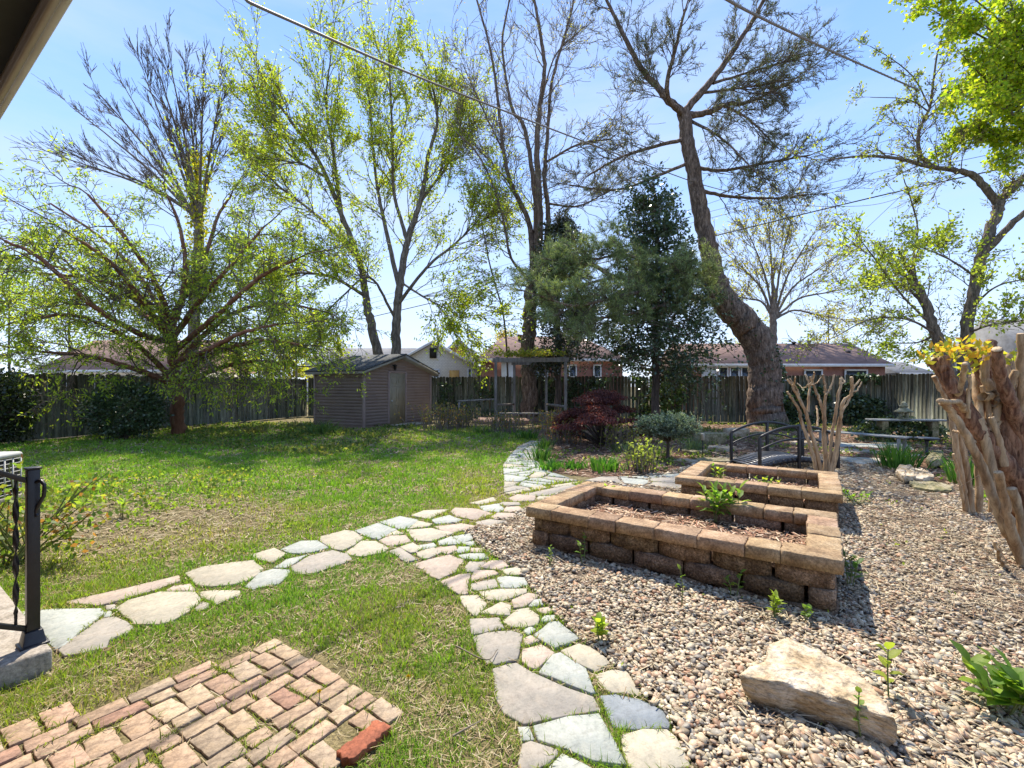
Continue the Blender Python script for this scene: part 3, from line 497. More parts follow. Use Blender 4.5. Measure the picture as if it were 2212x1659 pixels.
# lawn
def bare(x, y):   # 1 where soil and straw show instead of grass
    b = np.exp(-(((x + 4.4) / 1.9) ** 2 + ((y - 5.1) / 1.15) ** 2) ** 2) * 1.0 * (.75 + .5 * fbm(x, y, .6, 19))
    n = fbm(x, y, 1.1, 21); near = np.clip((3.9 - y) / 1.5, 0, 1); b = np.maximum(b, near * np.clip((n - .50) * 5, 0, .9)); b = np.maximum(b, np.clip((fbm(x, y, .9, 33) - .66) * 4, 0, .6))
    sh = np.clip((y - (9.2 - .45 * (x + 4))) / 3.0, 0, 1) * (x < -3.5); b = np.maximum(b, sh * (.35 + .5 * fbm(x, y, 1.5, 41))); return b
lawn_edge = np.vstack([[(-14.5, 1.2), (.75, 1.2)], GP([(1492, 1663), (1448, 1571), (1389, 1508), (1321, 1435), (1252, 1383), (1193, 1326), (1141, 1266), (1102, 1226), (1044, 1191), (1000, 1150), (1130, 1100), (1260, 1045), (1185, 1020), (1165, 980), (1160, 945)]), [(.3, 15.5), (-1, 17), (-4.2, 17), (-6, 15.8), (-9, 20), (-11, 19), (-13, 12), (-14.5, 4)]])
def strip_keep(x, y): return (abs(x) < 1.18 * y + .3)
gr = Acc(); dry = Acc()
for (lo, hi, dens, h0, h1, wd) in ((1.25, 2.4, 14000, .02, .06, .0035), (2.4, 3.8, 8500, .02, .065, .005), (3.8, 6.2, 3900, .025, .07, .008), (6.2, 10, 1500, .035, .085, .014), (10, 17.5, 480, .04, .09, .026)):
    n = int((2 * 1.18 * hi + .3) * (hi - lo) * dens * 1.0); x = rng.uniform(-1.18 * hi, 3.2, int(n * (1.18 * hi + 3.2) / (2.36 * hi + .3))); y = rng.uniform(lo, hi, len(x))
    k = inpoly(x, y, lawn_edge) & strip_keep(x, y); x, y = x[k], y[k]; k = off_stones(x, y) & ~inpoly(x, y, gravel_poly); x, y = x[k], y[k]
    pt = inpoly(x, y, poly_patio); b = bare(x, y); n1 = fbm(x, y, .22, 5); keep = rng.random(len(x)) < np.where(pt, .30 * (n1 > .5), (1 - b) * np.clip(.25 + 1.5 * (n1 - .2), .12, 1)); x2, y2, b2, n2 = x[~keep], y[~keep], b[~keep], n1[~keep]; x, y, n1 = x[keep], y[keep], n1[keep]; N = len(x)
    rich = np.clip((fbm(x, y, 1.6, 51) - .3) * 2.2 + np.clip((y - 5.5) / 4, 0, .5), 0, 1)[:, None]; t = rng.random((N, 1))
    cols = (np.array([.29, .33, .06]) * (1 - rich) + np.array([.16, .30, .035]) * rich) * (.65 + .7 * t); yel = rng.random(N) < (.17 - .14 * rich[:, 0]); cols[yel] = SCc[rng.integers(0, 5, yel.sum())] * .9
    hgt = rng.uniform(h0, h1, N) * (.55 + .9 * n1); gr.blades(np.column_stack([x, y, np.zeros(N)]), np.column_stack([rng.normal(size=(N, 2)) * .45, np.ones(N)]), hgt, wd * rng.uniform(.7, 1.3, N), cols, .35)
    ks = rng.random(len(x2)) < .22; x2, y2 = x2[ks], y2[ks]; kk = ~inpoly(x2, y2, poly_patio) | (rng.random(len(x2)) < .15); x2, y2 = x2[kk], y2[kk]; N = len(x2)
    if N: sticks(dry, x2, y2, rng.uniform(.02, .07, N) * (1 + wd * 60), wd * rng.uniform(.6, 1.1, N), SCc[rng.integers(0, 5, N)] * .85, .004, .018)
# tufts creeping over stone edges
for pl in stone_polys:
    c = pl.mean(0)
    if c[1] > 9 or c[0] > 3: continue
    e = densify(np.asarray(pl), .010 if c[1] < 4 else .03, 0); m = len(e); n1 = fbm(e[:, 0], e[:, 1], .16, 77); e = e[(n1 > (.62 if abs(np.ptp(pl[:, 0])) < .2 and c[1] < 2.8 and c[0] < -.3 else .50)) & (rng.random(m) < .8)]; e = c + (e - c) * (1 + .012 / (np.linalg.norm(e - c, axis=1, keepdims=True) + .05)); N = len(e)
    if N == 0: continue
    rep = 2; e = np.repeat(e, rep, axis=0) + rng.normal(size=(N * rep, 2)) * .006; N = len(e); big = rng.random(N) ** 3
    gr.blades(np.column_stack([e, np.full(N, .004)]), np.column_stack([rng.normal(size=(N, 2)) * .7, np.ones(N)]), .015 + .05 * big, .0035 + .0008 * e[:, 1], np.array([.22, .27, .05]) * rng.uniform(.5, 1.3, (N, 1)), .5)
tag(part('grass', gr, M_grass), 'patchy spring lawn grass', 'grass', kind='stuff'); tag(part('dry_grass', dry, M_litter), 'straw-coloured dead grass lying on bare soil patches', 'dry grass', kind='stuff')

# ---------------------------------------------------------------- fences
def fence_run(name, pts, h, label, back=False):
    t = thing(name, label, 'fence', (*pts[0], 0)); bd = Acc(); rails = Acc()
    for (A, B) in zip(pts[:-1], pts[1:]):
        A = np.array(A, float); B = np.array(B, float); ln = np.linalg.norm(B - A); d = (B - A) / ln; nn = np.array([d[1], -d[0]]); nn = nn if nn @ (-(A + B) / 2) > 0 else -nn
        s = 0.0
        while s < ln - .05:
            wv = .138 + rng.uniform(-.004, .004); c = A + d * (s + wv / 2) + nn * rng.uniform(-.006, .006); hh = h(c) + rng.uniform(-.035, .03); cc = rng.uniform(.55, 1.35); cl = np.array([cc, cc * rng.uniform(.97, 1.06), cc * rng.uniform(.9, 1.0)])
            a0 = c - d * wv / 2; a1 = c + d * wv / 2; lean = rng.normal() * .006
            prof = [(a0, 0.02), (a1, 0.02), (a1, hh - .035), (a1 - d * .03, hh), (a0 + d * .03, hh), (a0, hh - .035)]
            f = np.array([[*(p_ + d * lean * (z_ > .1)), z_] for p_, z_ in prof]); bk = f - np.array([*(nn * .018), 0]); base = bd.n
            bd.add(np.vstack([f, bk]), [[i_, (i_ + 1) % 6, (i_ + 1) % 6 + 6, i_ + 6] for i_ in range(6)], c=cl); bd.ngon([base + i_ for i_ in range(6)]); bd.ngon([base + 6 + i_ for i_ in range(6)][::-1])
            s += wv + (rng.uniform(.004, .016) if back else .004)
        for z in (.35, 1.0, 1.65):
            rails.beam([*(A - nn * .045), z], [*(B - nn * .045), z], .04, .09)
        s = .3
        while s < ln: po = Acc(); c = A + d * s - nn * .115; po.box((*c, (h(c) - .1) / 2), (.09, .09, h(c) - .1), d); part('fence_post', po, M_oldwood, t); s += 2.4
    part('boards', bd, M_fence, t); part('rails', rails, M_oldwood, t); return t
fence_run('wooden_fence', [(-14.9, 4), (-13.3, 12.0), (-10.2, 22.5)], lambda c: 1.86, 'dark mossy board fence along the left side under the leafy tree')
fence_run('wooden_fence', [(-10.1, 22.55), (14.2, 17.6), (14.5, 6.0)], lambda c: 1.93, 'grey weathered board fence across the back of the yard', True)

# ---------------------------------------------------------------- shed
SN = np.array([-5.29, 16.25]); SU = nrm(np.array([.45, .893])); SV = np.array([-SU[1], SU[0]]) ; SL, SW, EH, PH = 3.87, 2.5, 2.08, 2.68
shed = thing('garden_shed', 'mauve-brown sided garden shed with tan door in the back left corner', 'shed', (*SN, 0))
def lap(acc, A, d, nn, ln, ztop, z0=.06, wd=.115, x0=0.0):
    z = z0; 
    while z < max(ztop(x0), ztop(x0 + ln), ztop(x0 + ln / 2)) - .005:
        z1 = z + wd; segs = np.linspace(0, ln, 13) if ztop(x0) != ztop(x0 + ln / 2) else [0, ln]
        for sa, sb_ in zip(segs[:-1], segs[1:]):
            ta, tb = ztop(x0 + sa), ztop(x0 + sb_)
            if min(ta, tb) <= z: continue
            za, zb = min(z1, ta), min(z1, tb); p = lambda s_, zz, o_: [*(A + d * s_ + nn * o_), zz]
            acc.add([p(sa, z, .022), p(sb_, z, .022), p(sb_, zb, .004), p(sa, za, .004), p(sa, z, 0), p(sb_, z, 0)], [[0, 1, 2, 3], [4, 5, 1, 0]])
        z = z1
fn = -SV; sn = -SU
a = Acc(); gz = lambda s: EH + (PH - .08 - EH) * (1 - abs(s - SL / 2) / (SL / 2))
a.box((*(SN + SU * SL / 2 + SV * SW / 2), EH / 2), (SL, SW, EH), SU)
base = a.n; a.add([[*(SN), EH], [*(SN + SU * SL), EH], [*(SN + SU * SL / 2), PH - .08], [*(SN + SV * SW), EH], [*(SN + SU * SL + SV * SW), EH], [*(SN + SU * SL / 2 + SV * SW), PH - .08]], [[0, 2, 5, 3], [1, 4, 5, 2]], [[0, 1, 2], [3, 5, 4]])
d0, d1 = 1.30, 2.22   # door opening along the front
lap(a, SN, SU, fn, d0 - .07, gz, x0=0); lap(a, SN + SU * (d1 + .07), SU, fn, SL - d1 - .07, gz, x0=d1 + .07); lap(a, SN + SU * (d0 - .07), SU, fn, d1 - d0 + .14, gz, z0=2.09, x0=d0 - .07)
lap(a, SN + SV * SW, -SV, sn, SW, lambda s: EH); lap(a, SN + SU * SL, SV, SU, SW, lambda s: EH)
part('wall', a, M_side, shed)
a = Acc()
for A in (SN, SN + SU * SL, SN + SV * SW): a.box((*(A + (fn + sn) * .012 * (1 if A is SN else 0) + fn * .01 * (A is not SN)), EH / 2), (.085, .085, EH - .02), SU)
a.box((*(SN + SU * (d0 - .035) + fn * .02), 1.04), (.07, .04, 2.08), SU); a.box((*(SN + SU * (d1 + .035) + fn * .02), 1.04), (.07, .04, 2.08), SU); a.box((*(SN + SU * (d0 + d1) / 2 + fn * .02), 2.05), (d1 - d0 - .002, .04, .07), SU)
part('corner_trim', a, M_trim, shed, .004)
a = Acc(); dc = SN + SU * (d0 + d1) / 2 + fn * .012; a.box((*dc, 1.01), (d1 - d0 - .02, .03, 1.98), SU); dr = None
for cx_ in (-.2, .2):
    for z0, z1 in ((.2, .75), (.92, 1.5), (1.62, 1.86)):
        for (ox, oz, sx, sz) in ((0, z1, .27, .012), (0, z0, .27, .012), (-.135, (z0 + z1) / 2, .012, z1 - z0 + .012), (.135, (z0 + z1) / 2, .012, z1 - z0 + .012)): a.box((*(dc + SU * (cx_ + ox) + fn * .019), oz), (sx, .008, sz), SU)
door = part('door', a, M_door, shed)
a = Acc(); kc = dc - SU * .36 + fn * .05; a.lathe((*kc, .93), [(.012, -.03), (.032, -.02), (.034, .01), (.015, .03)], 10); part('handle', a, M_ac, door, smooth=True)
ov = .28
def roofslab(acc, th, z_off, ex, grow_=0.0):
    for sgn in (-1, 1):
        mid = SN + SU * SL / 2; e0 = mid + SU * sgn * (SL / 2 + ov + grow_); zE = PH - (PH - EH) * (SL / 2 + ov + grow_) / (SL / 2) + .03
        pts = []
        for base_, zz in ((mid, PH + .03), (e0, zE)):
            for vv_ in (-ov - ex, SW + .2 + ex):
                for h_ in (z_off, z_off + th): pts.append([*(base_ + SV * vv_), zz + h_])
        acc.add(pts, [[0, 2, 3, 1], [4, 5, 7, 6], [0, 4, 6, 2], [1, 3, 7, 5], [0, 1, 5, 4], [2, 6, 7, 3]])
a = Acc(); roofslab(a, .05, .012, .02, .02); roof = part('roof', a, M_shingle, shed)
a = Acc(); roofslab(a, .10, -.09, 0); part('fascia', a, M_eave, roof)
a = Acc(); lc = SN + SU * (d0 + d1) / 2 - SU*.25 + fn * .12; a.lathe((*lc, 2.13), [(.02, .22), (.02, .19), (.085, .17), (.09, .155), (.065, .14), (.05, .0), (.02, -.02)], 8); a.box((*(lc - fn * .06), 2.3), (.05, .12, .05), SU); part('wall_lamp', a, M_iron, shed)
for k, s_ in enumerate((.0, .34)):
    pl = np.array([SN + SU * (d0 - .1 + 0.2 * k) + fn * (.12 + s_), SN + SU * (d1 + .5) + fn * (.1 + s_), SN + SU * (d1 + .45) + fn * (.38 + s_), SN + SU * d0 + fn * (.4 + s_)]); add_stone(pl, ['tan doorstep slab right below the shed door', 'second tan slab out from the shed door'][k], 'cream', None, .03, 'doorstep_slab')

# ---------------------------------------------------------------- house eave, step, railing
hc = np.array([-1.41, 1.414]); ez = 2.70
house = thing('house_eave', 'dark brown roof eave with pale gutter edge over the step, upper left', 'house', (*hc, 0))
a = Acc(); c = hc - A2 * .42 - A1 * 1.5; a.box((*c, ez + .05), (9, .80, .02), A1); part('soffit', a, M_soffit, house)
a = Acc(); a.box((*(hc - A2 * .008 - A1 * 1.5), ez + .07), (9, .02, .16), A1); part('fascia', a, M_gutter, house)
a = Acc(); pr = [(.0, .0), (.05, -.005), (.075, .02), (.085, .06), (.1, .085), (.1, .1), (.09, .1), (.085, .09), (.01, .09)]; n = len(pr); V = []
for s_ in (-6, 3): V += [[*(hc + A1 * s_ + A2 * (.003 + x_ * .35)), ez + z_ * .7 - .005] for x_, z_ in pr]
a.add(V, [[i_, (i_ + 1) % n, n + (i_ + 1) % n, n + i_] for i_ in range(n)]); a.ngon(range(n)); a.ngon([n + i_ for i_ in range(n)][::-1]); part('gutter', a, M_white, house)
a = Acc()
for k in range(2): a.box((*(hc - A2 * (.13 + .18 * k) - A1 * 1.5), ez + .036), (9, .012, .008), A1)
part('soffit_seam', a, M_soffit, house)
a = Acc(); base_ = [hc + A1 * 3, hc - A1 * 6]; a.add([[*(hc + A1 * 3 + A2 * .04), ez + .16], [*(hc - A1 * 6 + A2 * .04), ez + .16], [*(hc - A1 * 6 - A2 * 4), ez + 1.9], [*(hc + A1 * 3 - A2 * 4), ez + 1.9], [*(hc + A1 * 3 - A2 * .0), ez + .12], [*(hc - A1 * 6 - A2 * .0), ez + .12], [*(hc - A1 * 6 - A2 * 4), ez + 1.8], [*(hc + A1 * 3 - A2 * 4), ez + 1.8]], [[0, 1, 2, 3], [7, 6, 5, 4], [0, 3, 7, 4], [1, 5, 6, 2], [0, 4, 5, 1]]); part('roof', a, M_roofb, house)
a = Acc(); a.box((*(hc - A2 * .86 - A1 * 1.5), ez / 2), (9, .1, ez), A1); part('wall', a, M_brickwall, house)
st0 = np.array([-2.41, 2.39])
steps = thing('concrete_steps', 'grey concrete step with a rounded nosing beneath the iron railing', 'steps', (*st0, 0))
for k, (z, dp) in enumerate(((.125, .0), (.30, .34))):
    a = Acc(); c0 = st0 - A2 * dp; c1 = st0 - A2 * 1.5; mid = (c0 + c1) / 2 - A1 * .75; a.box((*mid, z / 2 - .02), (1.5 - .004 * k, np.linalg.norm(c1 - c0), z + .04), A1); part('step', a, M_conc, steps, .018)
pc = np.array([-2.56, 2.431]); rail = thing('iron_railing', 'black wrought iron stair railing with twisted baluster on the concrete step', 'railing', (*pc, .12))
a = Acc(); a.box((*pc, .59), (.05, .05, .93), A1); post = part('post', a, M_iron, rail, .003)
a = Acc(); a.box((*pc, 1.062), (.062, .062, .012), A1); part('cap', a, M_iron, post, .004)
a = Acc(); a.add(*(lambda: (np.array([[*(pc + A1 * sx * r_ + A2 * sy * r_), z_] for z_, r_ in ((.122, .056), (.132, .056), (.134, .045), (.2, .034)) for sx, sy in ((-1, -1), (1, -1), (1, 1), (-1, 1))]), [[k * 4 + i_, k * 4 + (i_ + 1) % 4, (k + 1) * 4 + (i_ + 1) % 4, (k + 1) * 4 + i_] for k in range(3) for i_ in range(4)]))()); a.ngon([12, 13, 14, 15]); part('base_shoe', a, M_iron, rail, .002)
sl = .60
for nm, z in (('handrail', .985), ('bottom_rail', .20)):
    a = Acc(); p0 = np.array([*(pc - A2 * .02), z + .012]); p1 = p0 + np.array([*(-A2 * 1.1), 1.1 * sl]); a.beam(p0, p1, .035 if nm == 'handrail' else .025, .025); part(nm, a, M_iron, rail, .003)
for k in range(8):
    s_ = .062 + .118 * k; b0_ = np.array([*(pc - A2 * s_), .2 + s_ * sl]); a = Acc(); n = 60; pts = []; fq = []
    zz = np.linspace(0, .79, n); V = []
    for i_, z_ in enumerate(zz):
        an = z_ * 22; e = .0065; r_ = .006 + .006 * (abs(z_ - .4) < .33)
        w2 = r_; t2 = .003
        for sx, sy in ((-1, -1), (1, -1), (1, 1), (-1, 1)): x_ = sx * w2; y_ = sy * t2; V.append([b0_[0] + x_ * math.cos(an) - y_ * math.sin(an), b0_[1] + x_ * math.sin(an) + y_ * math.cos(an), b0_[2] + z_])
    a.add(V, [[i_ * 4 + j_, i_ * 4 + (j_ + 1) % 4, i_ * 4 + 4 + (j_ + 1) % 4, i_ * 4 + 4 + j_] for i_ in range(n - 1) for j_ in range(4)]); part('baluster', a, M_iron, rail)
a = Acc(); sp = []
for t_ in np.linspace(0, 1, 26):
    x_ = [.02, .07, .105, .10, .06, .035, .03, .04]; z_ = [.985, 1.0, .975, .92, .875, .845, .82, .805]; f_ = t_ * 7; i_ = min(6, int(f_)); q_ = f_ - i_; sp.append([*(pc + (A1*.7+A2*.3)* (x_[i_] * (1 - q_) + x_[i_ + 1] * q_)), z_[i_] * (1 - q_) + z_[i_ + 1] * q_])
a.tube(sp, .009, 8, cap=True); part('scroll', a, M_iron, rail, smooth=True)
# second railing post up the stairs
a = Acc(); p2 = pc - A2 * 1.12; a.box((*p2, 1.0), (.05, .05, 1.5), A1); part('post', a, M_iron, rail)
# AC unit
ac0 = np.array([-6.75, 5.55]); ac = thing('air_conditioner', 'pale metal air conditioning unit behind the railing at the left edge', 'air conditioner', (*ac0, 0))
a = Acc(); a.box((*ac0, .31), (.74, .74, .5), (1, .2)); part('grille', a, M_black, ac, .04)
a = Acc(); a.box((*ac0, .61), (.78, .78, .07), (1, .2)); part('top_cover', a, M_ac, ac, .03)
a = Acc(); a.box((*ac0, .05), (.80, .80, .08), (1, .2)); part('base', a, M_conc, ac, .01)
a = Acc()
for z in np.arange(.12, .56, .055): a.box((*ac0, z), (.755, .755, .012), (1, .2))
for k in range(-3, 4):
    u_ = nrm(np.array([1, .2])); v_ = np.array([-u_[1], u_[0]])
    for s_ in (-.378, .378): a.box((*(ac0 + u_ * k * .12 + v_ * s_), .32), (.02, .01, .5), u_); a.box((*(ac0 + v_ * k * .12 + u_ * s_), .32), (.01, .02, .5), u_)
part('guard', a, M_ac, ac)

# ---------------------------------------------------------------- bridge
bc = np.array([5.02, 8.45]); bu = nrm(np.array([.99, .10])); bv = np.array([-bu[1], bu[0]]); br = thing('garden_bridge', 'small arched black metal garden bridge with slatted deck behind the far bed', 'footbridge', (*bc, 0))
arch = lambda s: .05 + .17 * (1 - (s / .78) ** 2)
for sg in (-1, 1):
    a = Acc(); pts = [[*(bc + bu * s_ + bv * sg * .40), arch(s_) - .03] for s_ in np.linspace(-.78, .78, 17)]
    for p_, q_ in zip(pts[:-1], pts[1:]): a.beam(p_, q_, .03, .07)
    part('side_beam', a, M_iron, br)
    for nm, hh, ext in (('handrail', .52, .0), ('middle_rail', .30, 0)):
        a = Acc(); pts = [[*(bc + bu * s_ + bv * sg * .43), arch(s_) * 1.25 + hh] for s_ in np.linspace(-.75, .75, 21)]; a.tube(pts, .024 if hh > .4 else .016, 8, cap=True); part(nm, a, M_iron, br, smooth=True)
    for s_ in (-.74, 0, .74): a = Acc(); a.box((*(bc + bu * s_ + bv * sg * .43), (arch(s_) * 1.25 + .52) / 2), (.045, .045, arch(s_) * 1.25 + .52), bu); part('post', a, M_iron, br, .003)
a = Acc()
for s_ in np.linspace(-.74, .74, 25): a.box((*(bc + bu * s_), arch(s_) + .012), (.042, .80, .014), bu, tilt=-math.atan(.17 * 2 * s_ / .6084))
part('deck', a, mat('bridge_deck', [(.05, .055, .065), (.09, .095, .11)], 20, .3, .1, 80, spec=.6), br)

# ---------------------------------------------------------------- bench, shelf, lantern, stand
b0, b1 = np.array([8.35, 9.75]), np.array([7.6, 11.1]); bd_ = nrm(b1 - b0); bn = np.array([-bd_[1], bd_[0]]); mid = (b0 + b1) / 2
bench = thing('slatted_bench', 'long low grey slatted bench right of the pond', 'bench', (*mid, 0))
ln_ = np.linalg.norm(b1 - b0)
for k in range(4): a = Acc(); a.box((*(mid + bn * (k - 1.5) * .09), .405), (ln_ + .25, .075, .03), bd_); part('slat', a, M_bench, bench, .004)
for e_ in (b0, b1):
    for s_ in (-.13, .13): a = Acc(); a.box((*(e_ + bn * s_), .195), (.06, .05, .385), bd_); part('leg', a, M_bench, bench, .004)
s0 = P(1886, 906, 12.2); s1 = P(2034, 912, 12.0); sz = .62; sm = (s0 + s1) / 2; sh = thing('stone_shelf', 'long thin grey garden shelf standing in ivy before the back fence', 'shelf', (sm[0], sm[1], 0)); su = nrm((s1 - s0)[:2])
a = Acc(); a.box((sm[0], sm[1], sz - .02), (1.85, .36, .04), su); part('top', a, M_bench, sh, .006)
for s_ in (-.6, .6): a = Acc(); a.box((sm[0] + su[0] * s_, sm[1] + su[1] * s_, (sz - .04) / 2), (.16, .26, sz - .042), su); part('support', a, M_moss, sh, .02)
lp = P(1952, 908, 12.1); ln0 = thing('stone_lantern', 'small mossy stone pagoda lantern standing on the grey shelf', 'lantern', (lp[0], lp[1], sz))
a = Acc(); a.lathe((lp[0], lp[1], sz + .002), [(.13, 0), (.14, .02), (.13, .04)], 6); part('base', a, M_lantern, ln0)
a = Acc()
for k in range(4): an = k * math.pi / 2 + .3; a.box((lp[0] + .085 * math.cos(an), lp[1] + .085 * math.sin(an), sz + .11), (.05, .05, .13), (1, .3))
a.lathe((lp[0], lp[1], sz + .17), [(.12, 0), (.12, .015)], 6); part('lamp_chamber', a, M_lantern, ln0)
a = Acc(); a.lathe((lp[0], lp[1], sz + .187), [(.20, .0), (.215, .02), (.14, .065), (.09, .11), (.07, .13)], 6); part('roof', a, M_lantern, ln0)
a = Acc(); a.lathe((lp[0], lp[1], sz + .316), [(.075, 0), (.10, .025), (.10, .05), (.06, .065), (.07, .09), (.045, .13), (.0, .17)], 10); part('finial', a, M_lantern, ln0, smooth=True)
tp = G(2002, 990)[:2]; tb = thing('round_stand', 'small dark round pedestal stand right of the bench', 'pedestal', (*tp, 0))
a = Acc(); a.lathe((*tp, .40), [(.2, 0), (.22, .015), (.2, .03)], 20); part('top', a, M_iron, tb); a = Acc(); a.lathe((*tp, 0), [(.14, 0), (.12, .02), (.028, .05), (.024, .3), (.05, .399)], 12); part('pedestal', a, M_iron, tb, smooth=True)

# ---------------------------------------------------------------- pergola and low deck
pg = thing('pergola', 'old grey timber pergola standing before the back fence', 'pergola', (.7, 17.8, 0)); pp = {}
for k, (px, Y_) in enumerate(((1071, 16.9), (1222, 16.6), (1111, 19.0), (1180, 18.8))):
    c = P(px, 800, Y_); pp[k] = c; a = Acc(); a.box((c[0], c[1], 1.2), (.10, .10, 2.4)); part('post', a, M_oldwood, pg, .006)
for i_, j_ in ((0, 1), (2, 3), (0, 2), (1, 3)):
    a = Acc(); A = np.array([*pp[i_][:2], 2.46 + .0 * (i_ == 2)]); B = np.array([*pp[j_][:2], 2.46]); d = nrm(B - A); e_ = .12 if (i_, j_) in ((0, 1), (2, 3)) else -.08; z_ = 0 if (i_, j_) in ((0, 1), (2, 3)) else .085; a.beam(A - d * e_ + [0, 0, z_], B + d * e_ + [0, 0, z_], .06, .16 if z_ == 0 else .08); part('beam', a, M_oldwood, pg, .006)
for z in (.75, .42): a = Acc(); a.beam([*pp[1][:2], z], [*pp[3][:2], z], .04, .09); part('rail', a, M_oldwood, pg); 
for z in (.8, ): a = Acc(); a.beam([*pp[0][:2], z], [*pp[2][:2], z - .05], .04, .08); part('rail', a, M_oldwood, pg)
gb = thing('timber_bench', 'low dark timber bench seat under the pergola', 'bench', (.4, 17.6, 0)); a = Acc(); a.box((.45, 17.7, .44), (1.9, .42, .05)); part('seat', a, M_oldwood, gb, .01)
for s_ in (-.8, .8): a = Acc(); a.box((.45 + s_, 17.7, .205), (.08, .36, .41)); part('leg', a, M_oldwood, gb)
hr = Acc(); hr.beam([*P(988, 865, 16.6)[:2], .95], [*P(1068, 862, 16.6)[:2], 1.02], .05, .06); hr.beam([*P(992, 870, 16.6)[:2], .0], [*P(992, 870, 16.6)[:2], .92], .07, .07); tag(part('wooden_handrail', hr, M_oldwood, origin=(*P(1020, 865, 16.6)[:2], 0)), 'thin leaning wooden handrail left of the pergola', 'handrail')
a = Acc(); pl = GP([(1020, 914), (1060, 899), (1155, 903), (1165, 912), (1110, 921)]); a.prism(pl, -.02, .14); tag(part('low_deck', a, mat('deck_board', [(.22, .13, .10), (.36, .25, .19)], 6, .85, .4, 30, (1, 6, 1)), origin=(*pl.mean(0), 0)), 'low reddish-brown deck platform at the end of the path', 'deck')

# ---------------------------------------------------------------- neighbouring houses
def wall_box(t, nm, x0, x1, y, z0, z1, m, dep=.2): a = Acc(); a.box(((x0 + x1) / 2, y + dep / 2, (z0 + z1) / 2), (x1 - x0, dep, z1 - z0)); return part(nm, a, m, t)
def win(t, x0, x1, y, z0, z1, frame=M_white, pane=M_glass):
    a = Acc(); f = .09; a.box(((x0 + x1) / 2, y - .03, z1 - f / 2), (x1 - x0, .06, f)); a.box(((x0 + x1) / 2, y - .03, z0 + f / 2), (x1 - x0, .06, f))
    for x_ in (x0 + f / 2, x1 - f / 2): a.box((x_, y - .03, (z0 + z1) / 2), (f, .06, z1 - z0 - 2 * f - .002))
    a.box(((x0 + x1) / 2, y - .03, (z0 + z1) / 2), (x1 - x0 - 2 * f - .002, .05, .05)); w_ = part('window', a, frame, t); a = Acc(); a.box(((x0 + x1) / 2, y - .012, (z0 + z1) / 2), (x1 - x0 - .02, .02, z1 - z0 - .02)); part('pane', a, pane, w_)
def gable_front(t, x0, x1, y, ze, zp, dep, mw, mr, ovh=.35):
    xm = (x0 + x1) / 2; a = Acc(); v = [[x0, y, 0], [x1, y, 0], [x1, y, ze], [xm, y, zp], [x0, y, ze]]; v2 = [[p_[0], y + dep, p_[2]] for p_ in v]; a.add(v + v2, [[0, 5, 6, 1], [1, 6, 7, 2], [4, 9, 5, 0]]); a.ngon([0, 1, 2, 3, 4]); a.ngon([9, 8, 7, 6, 5]); part('wall', a, mw, t)
    a = Acc(); sl_ = (zp - ze) / (xm - x0)
    for sg in (-1, 1):
        xe = xm + sg * (xm - x0 + ovh); ze_ = zp - sl_ * (xm - x0 + ovh); v = [[xm, y - ovh, zp + .05], [xe, y - ovh, ze_ + .05], [xe, y + dep, ze_ + .05], [xm, y + dep, zp + .05]]; v2 = [[p_[0], p_[1], p_[2] + .14] for p_ in v]; a.add(v + v2, [[0, 1, 2, 3], [7, 6, 5, 4], [0, 4, 5, 1], [1, 5, 6, 2], [2, 6, 7, 3]])
    part('roof', a, mr, t)
    a = Acc()
    for sg in (-1, 1): a.beam([xm, y - ovh - .03, zp + .1], [xm + sg * (xm - x0 + ovh), y - ovh - .03, zp - sl_ * (xm - x0 + ovh) + .1], .04, .2)
    part('fascia', a, M_white, t)
def side_roof(t, x0, x1, y, ze, zr, rise_dep, mr, hipL=0, hipR=0, ovh=.3):
    a = Acc(); v = [[x0 - ovh, y - ovh, ze], [x1 + ovh, y - ovh, ze], [x1 + ovh - hipR, y + rise_dep, zr], [x0 - ovh + hipL, y + rise_dep, zr], [x0 - ovh, y + 2 * rise_dep + ovh, ze], [x1 + ovh, y + 2 * rise_dep + ovh, ze]]
    v2 = [[p_[0], p_[1], p_[2] - .12] for p_ in v]; a.add(v + v2, [[0, 1, 2, 3], [3, 2, 5, 4], [0, 6, 7, 1], [7, 6, 10, 11]], [[0, 3, 4], [1, 5, 2]]); r_ = part('roof', a, mr, t)
    a = Acc(); a.box(((x0 + x1) / 2, y - ovh - .04, ze - .07), (x1 - x0 + 2 * ovh, .07, .17)); part('gutter', a, M_white, r_); return r_
hx = lambda px, Y_: (px - CX) / F * Y_
hz = lambda py, Y_: CAMH - (py - CY) / F * Y_
Yb = 27.0; rb = thing('brick_house', 'long low brick house with brown roof behind the right part of the fence', 'house', (hx(1720, Yb), Yb, 0))
x0, x1 = hx(1500, Yb), hx(1912, Yb); ze = hz(787, Yb); zr = hz(742, Yb + 3.2); wall_box(rb, 'wall', x0, x1, Yb, 0, ze, M_brickwall, 6); rr_ = side_roof(rb, x0, x1, Yb, ze, zr, 3.2, M_roofb)
wall_box(rb, 'porch_wall', hx(1515, Yb), hx(1548, Yb), Yb - .1, 0, ze - .1, M_white, .08)
for k in range(3): win(rb, hx(1550 + 24 * k, Yb), hx(1572 + 24 * k, Yb), Yb - .05, 1.2, ze - .12)
win(rb, hx(1735, Yb), hx(1775, Yb), Yb - .05, 1.4, ze - .3); win(rb, hx(1822, Yb), hx(1872, Yb), Yb - .05, 1.4, ze - .3)
